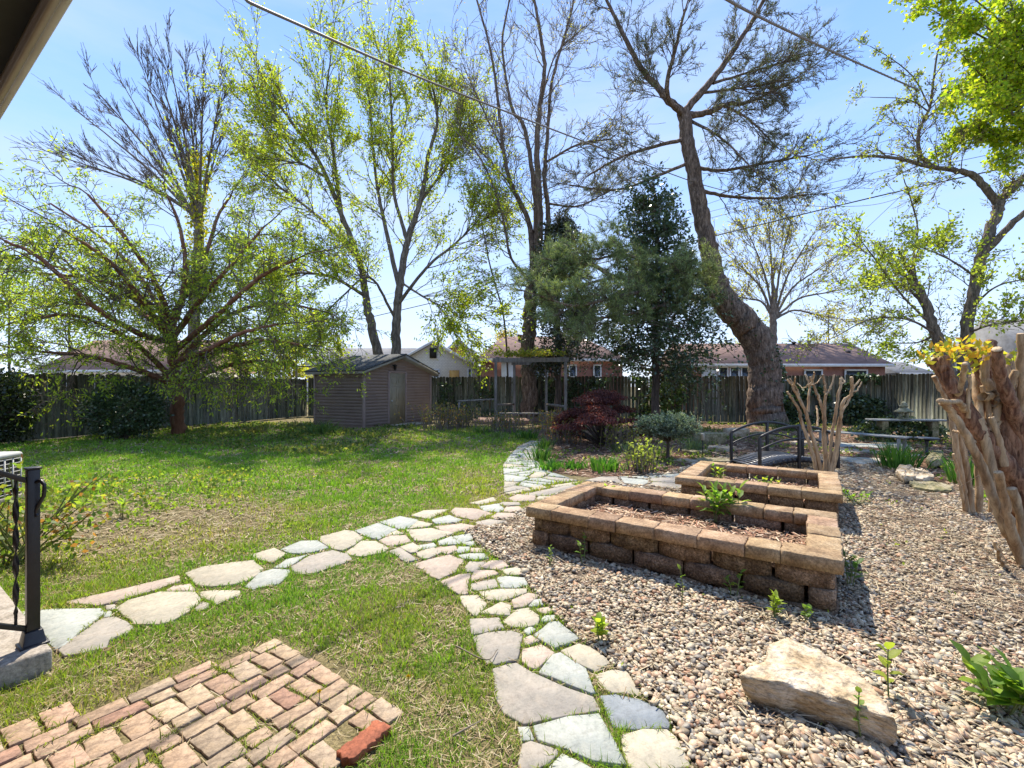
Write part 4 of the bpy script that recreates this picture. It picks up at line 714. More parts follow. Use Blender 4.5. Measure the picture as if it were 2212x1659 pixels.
for px_, py_, m_ in ((1715, 745, M_iron), (1728, 742, M_ac), (1748, 742, M_ac), (1832, 765, M_iron)): a = Acc(); yy = Yb + (3.0 if py_ < 750 else 1.6); zz_ = hz(py_, yy); a.lathe((hx(px_, yy), yy, zz_ - .25), [(.09, 0), (.09, .35), (.14, .36), (.14, .45)], 8); part('roof_vent', a, m_, rr_)
Yc = 30.0; bh = thing('brick_house', 'brick house with tall brown hipped roof behind the pergola', 'house', (hx(1180, Yc), Yc, 0))
x0, x1 = hx(1025, Yc), hx(1345, Yc); ze = hz(776, Yc); wall_box(bh, 'wall', x0 + .4, x1, Yc, 0, ze, M_brickwall, 7); side_roof(bh, x0 + .4, x1, Yc, ze, hz(727, Yc + 4), 4, M_roofb, 1.7, 2.5)
a = Acc(); yy = Yc + 3.2; a.lathe((hx(1123, yy), yy, hz(735, yy)), [(.15, 0), (.15, .25), (.22, .26), (.18, .4)], 8); part('roof_vent', a, M_barkd, bh)
for px_ in (1160, 1175, 1237, 1290): win(bh, hx(px_ - 9, Yc), hx(px_ + 9, Yc), Yc - .02, 1.3, ze - .35)
wall_box(bh, 'door_surround', hx(1083, Yc), hx(1112, Yc), Yc - .08, 0, ze - .05, M_white, .06)
Yd = 34.0; wh = thing('white_house', 'white house with peeling siding and boarded yellow windows behind the shed', 'house', (hx(930, Yd), Yd, 0))
gable_front(wh, hx(842, Yd), hx(1032, Yd), Yd, hz(795, Yd), hz(741, Yd), 6, M_whitesiding, M_roofg)
for (a0, a1, b0_, b1_) in ((971, 992, 800, 820),): ac_ = Acc(); ac_.box((hx((a0 + a1) / 2, Yd), Yd - .04, (hz(b0_, Yd) + 1.4) / 2), (hx(a1, Yd) - hx(a0, Yd), .06, hz(b0_, Yd) - 1.4 + .01)); part('plywood_panel', ac_, M_ply, wh)
ac_ = Acc(); ac_.box((hx(936, Yd), Yd - .08, hz(763, Yd)), (.5, .12, .75)); part('attic_vent', ac_, M_black, wh); win(wh, hx(935, Yd), hx(950, Yd), Yd - .02, 1.5, hz(798, Yd)); win(wh, hx(1010, Yd), hx(1020, Yd), Yd - .02, 1.4, hz(795, Yd), M_white)
Ye = 42.0; wg = thing('white_house', 'small white gable with a yellow boarded window rising behind the peeling house', 'house', (hx(990, Ye), Ye, 0)); gable_front(wg, hx(955, Ye), hx(1026, Ye), Ye, hz(768, Ye), hz(736, Ye), 6, M_white, M_roofg)
ac_ = Acc(); ac_.box((hx(990, Ye), Ye - .04, hz(760, Ye)), (1.3, .06, .85)); part('plywood_panel', ac_, M_ply, wg)
Yf = 26.0; lh = thing('brown_roofed_house', 'house with reddish-brown roof half hidden behind the leafy tree on the left', 'house', (hx(250, Yf), Yf, 0)); x0, x1 = hx(95, Yf), hx(390, Yf); wall_box(lh, 'wall', x0, x1, Yf, 0, hz(800, Yf), M_white, 7); side_roof(lh, x0, x1, Yf, hz(800, Yf), hz(735, Yf + 3.5), 3.5, M_roofb)
Yg = 45.0; fh = thing('grey_house', 'distant pale house with light grey roof behind the shed roof', 'house', (hx(740, Yg), Yg, 0)); x0, x1 = hx(660, Yg), hx(880, Yg); wall_box(fh, 'wall', x0, x1, Yg, 0, hz(790, Yg), M_white, 7); side_roof(fh, x0, x1, Yg, hz(790, Yg), hz(752, Yg + 4), 4, M_roofg)
Yh = 36.0; gh = thing('grey_house', 'low grey roofed house right of the long brick house', 'house', (hx(1960, Yh), Yh, 0)); x0, x1 = hx(1945, Yh), hx(2010, Yh); wall_box(gh, 'wall', x0, x1, Yh, 0, hz(806, Yh), M_white, 6); side_roof(gh, x0, x1, Yh, hz(806, Yh), hz(782, Yh + 3), 3, M_roofg)
Yi = 25.0; nh = thing('neighbour_house', 'neighbouring house with weathered grey roof at the right edge', 'house', (hx(2290, Yi), Yi, 0)); wall_box(nh, 'wall', hx(2235, Yi), hx(2600, Yi), Yi, 0, hz(765, Yi), M_white, 5); side_roof(nh, hx(2235, Yi), hx(2600, Yi), Yi, hz(765, Yi), hz(690, Yi + 2.5), 2.5, M_roofg)

# ---------------------------------------------------------------- trees
def cat(pts, m=8):
    p = np.asarray(pts, float); p = np.vstack([2 * p[0] - p[1], p, 2 * p[-1] - p[-2]]); out = []
    for i_ in range(1, len(p) - 2):
        for t_ in np.linspace(0, 1, m, endpoint=False): a, b, c, d = p[i_ - 1:i_ + 3]; out.append(.5 * (2 * b + (c - a) * t_ + (2 * a - 5 * b + 4 * c - d) * t_ ** 2 + (3 * b - a - 3 * c + d) * t_ ** 3))
    out.append(p[-2]); return np.array(out)
UPV = np.array([0, 0, 1.0])
class Tree:
    def __init__(s, wander=.18, trop=.04, angle=.7, ratio=.55, kids=(9, 7, 5), leaf=(), rmin=.004, spread=.35, segs=6): s.__dict__.update(locals()); s.tr = Acc(); s.tw = Acc(); s.lp = []; s.ld = []
    def grow(s, p, d, Ln, r, lv, mx):
        n = max(3, s.segs - lv); pts = [p]; d = nrm(d); rs = [r]; ds = [d]
        for k in range(n): d = nrm(d + rng.normal(size=3) * s.wander + UPV * s.trop); p = p + d * Ln / n; pts.append(p); rs.append(max(s.rmin, r * (1 - .75 * (k + 1) / n))); ds.append(d)
        s.tw.tube(pts, rs, 5 if r > .04 else 3)
        if lv >= mx - s.leaf_levels: 
            for k in range(1, n + 1): s.lp.append(pts[k]); s.ld.append(ds[k])
        if lv < mx:
            kn = s.kids[min(lv, len(s.kids) - 1)]
            for k in range(kn):
                f = rng.uniform(.2, 1.0) * n; i_ = min(n - 1, int(f)); q_ = pts[i_] + (pts[i_ + 1] - pts[i_]) * (f - i_); dd = ds[i_]; sd = nrm(np.cross(dd, rng.normal(size=3))); an = s.angle * rng.uniform(.6, 1.3)
                s.grow(q_, dd * math.cos(an) + sd * math.sin(an), Ln * s.ratio * rng.uniform(.6, 1.2), max(s.rmin, rs[i_] * .6), lv + 1, mx)
    def limb(s, pix, r0, r1, kids=10, klen=2.0, mx=2, t0=.15, rk=None, k=8, flip=None, lv=0, wob=.12, upw=0.0):
        pts = cat([P(*q_) for q_ in pix]); n = len(pts); rr = r0 + (r1 - r0) * np.linspace(0, 1, n) ** .8; pts[1:-1] += rng.normal(size=(n - 2, 3)) * rr[1:-1, None] * .12
        s.tr.tube(pts, rr, k, wob=wob); t = nrm(np.gradient(pts, axis=0))
        for _ in range(kids):
            f = (t0 + (1 - t0) * rng.random() ** 1.15) * (n - 1); i_ = min(n - 2, int(f)); q_ = pts[i_]; dd = t[i_]; sd = nrm(np.cross(dd, rng.normal(size=3))); an = s.angle * rng.uniform(.7, 1.4)
            s.grow(q_, dd * math.cos(an) + sd * math.sin(an) + UPV * upw, klen * rng.uniform(.55, 1.2) * (1 - .35 * f / n), max(.008, min(rr[i_] * .5, (rk or .035))), lv, mx)
        s.grow(pts[-1], t[-1], klen * .9, r1 * .8, lv, mx)
        return pts
    leaf_levels = 1
    def lf(s, per, ln, wd, cols, jit=.08, droop=.3, keep=1.0):
        p = np.array(s.lp); d = np.array(s.ld); k = rng.random(len(p)) < keep; p, d = p[k] + rng.normal(size=(k.sum(), 3)) * jit * .6, d[k]; p = np.repeat(p, per, axis=0); d = np.repeat(d, per, axis=0); N = len(p)
        p = p + rng.normal(size=(N, 3)) * jit * .6; d = nrm(d + rng.normal(size=(N, 3)) * .9 - UPV * droop); cols = np.asarray(cols); c = cols[rng.integers(0, len(cols), N)] * rng.uniform(.75, 1.2, (N, 1)); a = Acc(); a.leaves(p, d, ln * rng.uniform(.6, 1.2, N), wd * rng.uniform(.7, 1.2, N), c); return a
    def build(s, name, label, cat_, base, mb, mt, crown=None, mc=None, group=None):
        t = thing(name, label, cat_, (base[0], base[1], 0), group); part('trunk', s.tr, mb, t, smooth=True)
        if s.tw.n: part('branches', s.tw, mt, t)
        if crown is not None: part('crown', crown, mc, t)
        return t
def needles(pos, dr, per, ln, wd, cols, spread=.8):
    if dr is None: dr = np.tile([0.0, 0.0, 1.0], (len(pos), 1))
    p = np.repeat(pos, per, axis=0); d = np.repeat(dr, per, axis=0); N = len(p); d = nrm(d + rng.normal(size=(N, 3)) * spread); cols = np.asarray(cols); c = cols[rng.integers(0, len(cols), N)] * rng.uniform(.7, 1.25, (N, 1)); a = Acc(); a.leaves(p, d, ln * rng.uniform(.6, 1.15, N), wd, c); return a
YG = [(.26, .35, .05), (.33, .40, .06), (.20, .30, .045), (.38, .42, .07)]
# leafy tree in the left corner
T = Tree(wander=.20, trop=-.05, angle=.85, ratio=.52, kids=(7, 5, 3), rmin=.006); B0 = G(385, 938)
T.limb([(386, 938, B0[1]), (383, 880, 14), (378, 820, 14), (374, 760, 14), (370, 700, 14)], .20, .12, kids=4, klen=1.4, t0=.6)
for pix in ([(380, 830, 14), (340, 785, 13.6), (290, 740, 13), (230, 705, 12.4), (150, 680, 11.8), (60, 690, 11.3)], [(372, 740, 14), (330, 680, 13.5), (260, 620, 13), (180, 600, 12.4), (80, 590, 12)], [(372, 730, 14), (330, 640, 14.4), (270, 560, 14.8), (200, 500, 15), (110, 440, 15)],
            [(370, 710, 14), (395, 640, 14), (400, 560, 14), (385, 480, 14), (360, 420, 14)], [(380, 820, 14), (430, 780, 13.6), (500, 750, 13.2), (580, 735, 13), (650, 745, 13)], [(378, 790, 14), (450, 715, 14.3), (520, 670, 14.6), (600, 655, 15), (690, 670, 15)],
            [(372, 730, 14), (440, 640, 13.6), (510, 560, 13.4), (570, 490, 13.2)], [(370, 700, 14), (330, 600, 13), (260, 500, 12.3), (190, 420, 12)], [(372, 740, 14), (300, 720, 12.5), (200, 660, 11), (90, 560, 10.4), (10, 520, 10)], [(375, 760, 14), (470, 680, 12.8), (560, 600, 12), (640, 560, 11.8)], [(370, 690, 14), (440, 560, 15), (470, 470, 15.5), (500, 420, 15.5)], [(378, 830, 14), (300, 800, 13), (200, 770, 12.2), (90, 760, 11.5)], [(380, 840, 14), (460, 800, 14), (550, 780, 14), (640, 790, 14.2)], [(372, 720, 14), (280, 660, 15), (160, 590, 16), (60, 560, 16)], [(376, 780, 14), (440, 760, 12.8), (520, 720, 12), (600, 700, 11.8)], [(372, 740, 14), (300, 640, 12.5), (230, 560, 11.6), (140, 500, 11)]):
    T.limb(pix, .10, .03, kids=11, klen=1.9, mx=2, rk=.026, t0=.1)
T.build('leafy_tree', 'spreading dark-limbed tree in fresh leaf before the left fence', 'tree', B0, M_barkr, M_twig, T.lf(5, .115, .038, YG, .08, .5, .22), M_leaf)
# bare broom-shaped tree behind it
T = Tree(wander=.07, trop=.035, angle=.30, ratio=.62, kids=(6, 4, 2), rmin=.009); T.segs = 7
T.limb([(415, 900, 22), (418, 760, 22), (424, 620, 22), (428, 520, 22), (430, 470, 22)], .30, .2, kids=0, klen=.1, mx=0)
for tip in ((120, 200), (185, 165), (250, 150), (300, 130), (330, 110), (365, 120), (400, 130), (440, 150), (480, 175), (490, 250), (160, 330), (85, 320), (210, 240), (350, 210), (420, 220)):
    b_ = np.array([430, 480 + rng.uniform(-20, 20)]); tp_ = np.array(tip, float); m1 = b_ + (tp_ - b_) * .3 + np.array([0, -14]); m2 = b_ + (tp_ - b_) * .6 + np.array([0, -10]); tp_ = b_ + (tp_ - b_) * .88; yy = rng.uniform(-2.5, 2.5)
    T.limb([(b_[0], b_[1], 22), (m1[0], m1[1], 22 + yy * .4), (m2[0], m2[1], 22 + yy * .7), (tp_[0], tp_[1], 22 + yy)], .09, .02, kids=8, klen=1.5, mx=2, rk=.022, k=5, t0=.25)
iv = np.array([P(427 + rng.normal() * 14, rng.uniform(330, 620), 22 + rng.normal() * .3) for _ in range(1500)]); a = Acc(); a.leaves(iv, rng.normal(size=(1500, 3)) - UPV, .16, .13, np.array([(.36, .33, .03), (.28, .32, .04), (.42, .36, .03)])[rng.integers(0, 3, 1500)])
T.build('bare_tree', 'leafless broom-shaped tree with yellow ivy on its trunk, far left', 'tree', P(415, 900, 22), M_bark, M_twig, a, M_leaf)
# twin-trunked yellow-green tree
T = Tree(wander=.13, trop=.03, angle=.5, ratio=.55, kids=(6, 4, 2), rmin=.009); T.leaf_levels = 1; Y0 = 21
for pix, r0, r1 in (([(826, 800, Y0), (802, 700, Y0), (790, 640, Y0), (775, 560, Y0), (740, 470, Y0), (690, 350, Y0 - .5), (620, 250, Y0 - 1), (575, 180, Y0 - 1)], .24, .04), ([(857, 800, Y0), (855, 700, Y0), (865, 610, Y0), (880, 520, Y0), (910, 430, Y0), (925, 340, Y0), (945, 260, Y0), (935, 190, Y0)], .25, .04),
                   ([(862, 620, Y0), (830, 480, Y0 + .5), (812, 380, Y0 + 1), (800, 250, Y0 + 1), (790, 140, Y0 + 1)], .12, .03), ([(880, 520, Y0), (852, 420, Y0), (848, 300, Y0 - 1), (840, 120, Y0 - 1)], .10, .03), ([(858, 660, Y0), (920, 580, Y0 - 1), (990, 520, Y0 - 1), (1030, 480, Y0 - 1)], .09, .03),
                   ([(790, 640, Y0), (720, 600, Y0 - 1), (650, 590, Y0 - 1.5), (600, 600, Y0 - 2)], .09, .03), ([(775, 560, Y0), (690, 470, Y0 + 1), (600, 400, Y0 + 1), (530, 330, Y0 + 1)], .10, .03), ([(740, 480, Y0), (720, 330, Y0 + .5), (705, 220, Y0 + 1), (715, 120, Y0 + 1)], .10, .03), ([(910, 430, Y0), (970, 350, Y0 + 1), (1000, 250, Y0 + 1)], .08, .03),
                   ([(855, 690, Y0), (800, 600, Y0 - 1.5), (740, 640, Y0 - 2), (690, 690, Y0 - 2)], .07, .02), ([(865, 610, Y0), (930, 650, Y0 - 1.2), (990, 680, Y0 - 1.6)], .06, .02), ([(700, 380, Y0), (620, 330, Y0 - 1), (550, 250, Y0 - 1)], .07, .02)):
    T.limb(pix, r0, r1, kids=19, klen=3.0, mx=2, rk=.03, k=8, t0=.25)
T.build('leafy_tree', 'tall twin-trunked tree with airy yellow-green leaves behind the shed', 'tree', P(842, 900, Y0), M_bark, M_twig, T.lf(5, .13, .075, [(.30, .36, .04), (.24, .33, .04), (.36, .38, .05), (.34, .40, .04)], .13, .3, .40), M_leaf)
# tall bare tree in the middle
T = Tree(wander=.22, trop=.06, angle=.55, ratio=.55, kids=(5, 4, 2), rmin=.008); Y0 = 20
T.limb([(1141, 905, Y0), (1141, 800, Y0), (1142, 720, Y0), (1146, 650, Y0), (1150, 610, Y0)], .36, .26, kids=0, klen=.1, mx=0, k=12)
for pix, r0, r1 in (([(1146, 640, Y0), (1150, 560, Y0), (1142, 480, Y0), (1105, 400, Y0), (1088, 330, Y0), (1076, 220, Y0), (1060, 110, Y0), (1030, 0, Y0)], .2, .04), ([(1155, 620, Y0), (1158, 480, Y0), (1150, 370, Y0), (1130, 270, Y0), (1105, 230, Y0 + .5), (1085, 100, Y0 + 1), (1100, 0, Y0 + 1)], .18, .04), ([(1160, 630, Y0), (1166, 480, Y0 - .4), (1160, 340, Y0 - .5), (1166, 230, Y0 - .6), (1176, 150, Y0 - 1), (1165, 60, Y0 - 1), (1150, -20, Y0 - 1)], .22, .05),
                   ([(1165, 620, Y0), (1184, 480, Y0), (1176, 380, Y0), (1182, 300, Y0), (1192, 180, Y0), (1225, 60, Y0), (1240, 0, Y0)], .17, .04), ([(1180, 350, Y0), (1250, 312, Y0 - .5), (1320, 300, Y0 - 1)], .07, .03), ([(1184, 440, Y0), (1250, 445, Y0 - 1), (1320, 410, Y0 - 1)], .07, .02), ([(1150, 610, Y0), (1105, 560, Y0 - .8), (1088, 480, Y0 - 1), (1065, 400, Y0 - 1), (1030, 330, Y0 - 1), (990, 290, Y0 - 1)], .08, .03), ([(1105, 400, Y0), (1060, 350, Y0 + 1), (1010, 300, Y0 + 1)], .06, .02), ([(1166, 230, Y0), (1200, 120, Y0 + .5), (1260, 60, Y0 + 1)], .06, .02), ([(1088, 330, Y0), (1040, 230, Y0), (1000, 140, Y0)], .06, .02)):
    T.limb(pix, r0 * .8, r1, kids=15, klen=2.4, mx=2, rk=.03, k=8, t0=.2)
T.build('bare_tree', 'tall leafless tree with several upright stems at the centre', 'tree', P(1141, 905, Y0), M_barkp, M_twigl, T.lf(1, .09, .05, [(.30, .24, .12), (.26, .26, .1)], .1, .3, .25), M_leaf)
# leaning pine
T = Tree(wander=.13, trop=.02, angle=.6, ratio=.5, kids=(6, 4, 2), rmin=.008); T.leaf_levels = 0; Y0 = 17.5
pts = cat([P(*q_) for q_ in [(1658, 925, Y0), (1653, 880, Y0), (1652, 815, Y0), (1643, 755, Y0), (1610, 700, Y0), (1569, 658, Y0), (1545, 608, Y0), (1535, 555, Y0), (1518, 480, Y0), (1503, 400, Y0), (1488, 320, Y0), (1476, 240, Y0)]]); rr = np.interp(np.linspace(0, 11, len(pts)), range(12), np.array([84, 72, 66, 63, 60, 54, 44, 38, 34, 31, 28, 26]) / 2 / F * Y0)
pts[1:] += rng.normal(size=(len(pts) - 1, 3)) * .02; T.tr.tube(pts, rr, 18, wob=.10)
for pix, r0, r1, kd in (([(1474, 245, Y0), (1420, 190, Y0), (1380, 140, Y0), (1340, 60, Y0), (1310, 0, Y0)], .17, .06, 12), ([(1474, 250, Y0), (1440, 200, Y0 - 1), (1455, 120, Y0 - 1.5), (1480, 20, Y0 - 2)], .12, .04, 10), ([(1480, 240, Y0), (1540, 170, Y0), (1590, 100, Y0), (1640, 20, Y0), (1660, -30, Y0)], .15, .05, 14), ([(1480, 250, Y0), (1530, 243, Y0), (1570, 225, Y0), (1620, 220, Y0), (1700, 180, Y0)], .14, .04, 15),
                       ([(1482, 300, Y0), (1400, 320, Y0 - .5), (1330, 345, Y0 - 1), (1270, 380, Y0 - 1)], .08, .03, 9), ([(1490, 350, Y0), (1420, 380, Y0), (1330, 410, Y0 + 1), (1230, 400, Y0 + 1)], .07, .03, 9), ([(1500, 362, Y0), (1560, 368, Y0), (1640, 355, Y0 - .5), (1750, 335, Y0 - 1)], .08, .03, 9), ([(1510, 412, Y0), (1580, 425, Y0), (1680, 428, Y0 - .5), (1740, 420, Y0 - 1)], .08, .02, 9), ([(1560, 225, Y0), (1620, 260, Y0 - .5), (1680, 320, Y0 - 1)], .06, .02, 8), ([(1490, 260, Y0), (1560, 300, Y0 - 1), (1640, 380, Y0 - 1.5)], .06, .02, 7), ([(1540, 180, Y0), (1640, 150, Y0 + .5), (1740, 120, Y0 + .5)], .06, .02, 12), ([(1520, 200, Y0), (1600, 190, Y0 - 1), (1720, 170, Y0 - 1)], .06, .02, 12)):
    T.limb(pix, r0, r1, kids=int(kd * 1.6), klen=1.8, mx=2, rk=.022, k=6, t0=.2)
hi_p, hi_d = np.array(T.lp), np.array(T.ld); T.lp = []; T.ld = []
for pix in ([(1585, 690, Y0), (1550, 655, 17.2), (1500, 640, 16.5), (1420, 615, 15.5), (1330, 600, 14.5), (1230, 625, 14)], [(1500, 640, 16.5), (1430, 660, 15), (1350, 680, 14.2), (1270, 690, 13.8)], [(1480, 635, 16.5), (1420, 580, 15.5), (1350, 550, 15), (1290, 560, 14.5)], [(1440, 620, 16), (1340, 640, 14), (1240, 660, 13), (1170, 640, 12.8)], [(1330, 600, 14.5), (1250, 560, 14.5), (1180, 580, 14.5)], [(1540, 640, 17), (1510, 600, 15.8), (1470, 590, 15)]):
    T.limb(pix, .15 if pix[0][0] > 1580 else .08, .03, kids=28, klen=1.2, mx=2, rk=.018, k=6, t0=.15)
lo_p, lo_d = np.array(T.lp), np.array(T.ld)
PN = [(.20, .27, .11), (.27, .33, .15), (.15, .21, .10), (.32, .37, .18)]
nd = needles(hi_p[rng.random(len(hi_p)) < .65], None, 4, .13, .013, [(.10, .12, .045), (.13, .15, .06), (.08, .10, .04)], 1.0); nd2 = needles(lo_p, lo_d, 6, .17, .011, PN, .8)
for L_ in ('v', 'c'): getattr(nd, L_).extend(getattr(nd2, L_))
nd.q += [x_ + nd.n for x_ in nd2.q]; nd.n += nd2.n
pine = T.build('pine_tree', 'huge leaning pine with curving bare trunk and a low green limb', 'tree', P(1652, 920, Y0), M_barkp, M_twig, nd, M_needle)
iva = [];
for _ in range(1400):
    k_ = rng.integers(10, 42); k_ = int(k_ % len(pts)); an = rng.uniform(-2.2, .9); c = pts[k_]; iva.append(c + np.array([math.cos(an), -abs(math.sin(an)) * .9, 0]) * rr[k_] * 1.04 + rng.normal(size=3) * .06) if (vnoise(c[2] * 3 + an * 2, k_ * .3, 1.0, 5) > .5) else None
iva = np.array([x_ for x_ in iva if x_ is not None]); a = Acc(); a.leaves(iva, rng.normal(size=iva.shape) - UPV, .10, .09, np.array([.035, .07, .025]) * rng.uniform(.7, 1.6, (len(iva), 1))); part('ivy', a, M_leafd, pine)
# dark evergreens
def evergreen(base, stem, tiers, label, cols, n_k, name='holly_tree', ll=.13, lw=.08, per=9):
    T = Tree(wander=.16, trop=.02, angle=.9, ratio=.5, kids=(6, 5), rmin=.008, segs=5); T.leaf_levels = 1; Yb_ = stem[0][2]
    T.limb(stem, .16 if per > 3 else .05, .03, kids=0, klen=.2, mx=0)
    for (py, wl, wr, up) in tiers:
        for _ in range(n_k):
            p0 = P(stem[0][0] + (stem[-1][0] - stem[0][0]) * (stem[0][1] - py) / (stem[0][1] - stem[-1][1]), py + rng.uniform(-14, 14), Yb_); an = rng.random() * 6.283; w_ = (wr if math.cos(an) > 0 else wl) / F * Yb_; T.grow(p0, np.array([math.cos(an), math.sin(an), up + rng.normal() * .15]), w_ * rng.uniform(.7, 1.15), .03, 0, 1)
    return T.build(name, label, 'tree', base, M_barkd, M_twig, T.lf(per, ll, lw, cols, .15, .2, .55), M_leafd)
DG = [(.045, .08, .035), (.065, .105, .045), (.035, .062, .028), (.09, .13, .06)]
evergreen(P(1416, 905, 16.3), [(1416, 905, 16.3), (1416, 700, 16.3), (1420, 500, 16.3), (1412, 400, 16.3)], [(800, 80, 90, -.1), (775, 110, 135, 0), (745, 120, 155, .05), (715, 115, 150, .1), (685, 105, 130, .1), (650, 90, 95, .2), (600, 70, 55, .2), (550, 75, 60, .25), (500, 70, 60, .3), (450, 60, 65, .4)], 'dark glossy evergreen tree left of the leaning pine trunk', DG, 14)
evergreen(P(1207, 900, 19), [(1207, 900, 19), (1205, 700, 19), (1208, 560, 19), (1210, 470, 19)], [(780, 50, 90, -.1), (750, 60, 110, 0), (710, 60, 100, 0), (670, 60, 90, .1), (630, 55, 80, .1), (590, 50, 60, .2), (540, 40, 45, .3), (500, 30, 30, .4)], 'dark narrow evergreen right beside the tall bare trunk', [(.045, .06, .03), (.07, .08, .04), (.035, .045, .028)], 13, 'evergreen_tree')
evergreen(P(1062, 900, 21), [(1100, 900, 21), (1090, 700, 21), (1060, 580, 21), (1040, 480, 21)], [(640, 30, 40, .3), (600, 45, 45, .3), (560, 50, 50, .4), (520, 40, 50, .5)], 'thin wispy conifer left of the tall bare trunk', [(.07, .09, .04), (.10, .12, .06)], 4, 'conifer', .14, .02, 3)
# bare tree behind the brick house
T = Tree(wander=.13, trop=.05, angle=.45, ratio=.6, kids=(6, 4, 2), rmin=.012); Y0 = 33
T.limb([(1672, 830, Y0), (1670, 740, Y0), (1670, 680, Y0), (1672, 630, Y0)], .32, .2, kids=2, klen=2, mx=1)
for tx, ty in ((1585, 560), (1620, 510), (1660, 480), (1710, 470), (1760, 500), (1800, 560), (1850, 620), (1590, 640), (1820, 690)): T.limb([(1671, 690, Y0), (1671 + (tx - 1671) * .3, 660 + (ty - 660) * .35, Y0), (1671 + (tx - 1671) * .65, 660 + (ty - 660) * .7, Y0), (tx, ty, Y0)], .11, .03, kids=9, klen=2.6, mx=2, rk=.03, k=5, t0=.2)
T.build('bare_tree', 'rounded half-bare tree behind the long brick house', 'tree', P(1672, 830, Y0), M_bark, M_twigl, T.lf(1, .2, .12, [(.30, .30, .06), (.36, .33, .07)], .2, .2, .35), M_leaf)
# maple on the right
T = Tree(wander=.16, trop=.03, angle=.6, ratio=.56, kids=(6, 5, 3), rmin=.004); Y0 = 10
for pix, r0, r1, kd, kl in (([(2075, 980, Y0), (2050, 800, Y0), (2022, 720, Y0), (1996, 650, Y0), (1972, 605, Y0)], .17, .10, 8, .9), ([(2078, 990, Y0), (2084, 740, Y0), (2098, 660, Y0), (2118, 560, Y0), (2150, 470, Y0), (2160, 435, Y0)], .15, .12, 7, .9),
                       ([(2156, 440, Y0), (2107, 383, Y0), (2058, 367, Y0), (2008, 360, Y0 - .2), (1941, 343, Y0 - .4), (1870, 337, Y0 - .6), (1790, 345, Y0 - .6)], .10, .02, 16, 1.1), ([(2015, 362, Y0), (1988, 333, Y0), (1985, 283, Y0), (2008, 233, Y0), (2015, 183, Y0), (2025, 116, Y0), (2040, 66, Y0)], .06, .015, 10, .8), ([(2156, 437, Y0), (2212, 383, Y0), (2270, 300, Y0), (2290, 200, Y0)], .10, .03, 10, 1.2),
                       ([(2130, 540, Y0), (2212, 460, Y0 - .5), (2300, 380, Y0 - 1), (2360, 250, Y0 - 1)], .10, .03, 8, 1.0), ([(1978, 610, Y0), (1974, 552, Y0), (1982, 493, Y0), (1968, 433, Y0), (1951, 383, Y0)], .035, .012, 4, .4), ([(1972, 605, Y0), (1945, 590, Y0), (1925, 570, Y0)], .05, .03, 5, .6), ([(2020, 720, Y0), (1960, 690, Y0 - .5), (1880, 690, Y0 - .8), (1800, 730, Y0 - 1)], .035, .01, 10, .9), ([(2008, 233, Y0), (1975, 170, Y0), (1930, 130, Y0), (1880, 100, Y0)], .02, .008, 5, .35), ([(2005, 240, Y0), (1960, 215, Y0), (1880, 210, Y0)], .02, .008, 5, .5)):
    T.limb(pix, r0 * .8, r1 * .8, kids=kd, klen=kl, mx=2, rk=.014, k=10, t0=.25)
sp_, sd_ = list(T.lp), list(T.ld); T.lp, T.ld = sp_, sd_; lean1 = T.lf(1, .055, .045, [(.22, .28, .05), (.28, .30, .06)], .05, .3, .4); T.lp, T.ld = [], []
for tip in ((2010, 20), (2060, -40), (2120, 50), (2180, -10), (2200, 110), (2080, 120), (2120, 190), (2190, 220), (2080, 220), (2140, 290), (2200, 320), (2080, 300), (2240, 60), (2160, 130), (2190, 50), (2230, 190)):
    yy = Y0 - rng.uniform(-.2, 1.6); b_ = random.choice([(2240, 330), (2290, 200), (2262, 300)]); T.limb([(b_[0], b_[1], Y0), ((b_[0] + tip[0]) / 2 + rng.uniform(-10, 10), (b_[1] + tip[1]) / 2 - 12, (Y0 + yy) / 2), (tip[0], tip[1], yy)], .035, .008, kids=8, klen=.62, mx=2, rk=.008, k=5, t0=.4)
lean2 = T.lf(4, .08, .07, [(.26, .36, .03), (.34, .42, .04), (.42, .44, .04), (.20, .30, .03)], .08, .5, .22); T.lp, T.ld = [], []
for pix in ([(2010, 700, Y0), (1950, 640, Y0 - .4), (1890, 560, Y0 - .8), (1860, 520, Y0 - 1)], [(2095, 670, Y0), (2150, 620, Y0 - .6), (2230, 600, Y0 - 1)], [(2110, 600, Y0), (2050, 560, Y0 - .6), (1980, 530, Y0 - 1)], [(2085, 720, Y0), (2150, 700, Y0 - .6), (2240, 690, Y0 - 1)], [(2000, 660, Y0), (1940, 610, Y0 + .5), (1880, 620, Y0 + .8)], [(2022, 720, Y0), (1980, 740, Y0 + .6), (1900, 740, Y0 + 1)]): T.limb(pix, .03, .008, kids=9, klen=.8, mx=2, rk=.01, k=5, t0=.2)
lean3 = T.lf(1, .07, .055, [(.30, .38, .06), (.36, .42, .08)], .06, .3, .7)
for L_ in (lean2, lean3): lean1.v += L_.v; lean1.c += L_.c; lean1.q += [x_ + lean1.n for x_ in L_.q]; lean1.n += L_.n
T.build('maple_tree', 'maple with bright yellow-green leaves and long left-reaching bough at the right', 'tree', P(2075, 985, Y0), M_bark, M_twig, lean1, M_leaf)
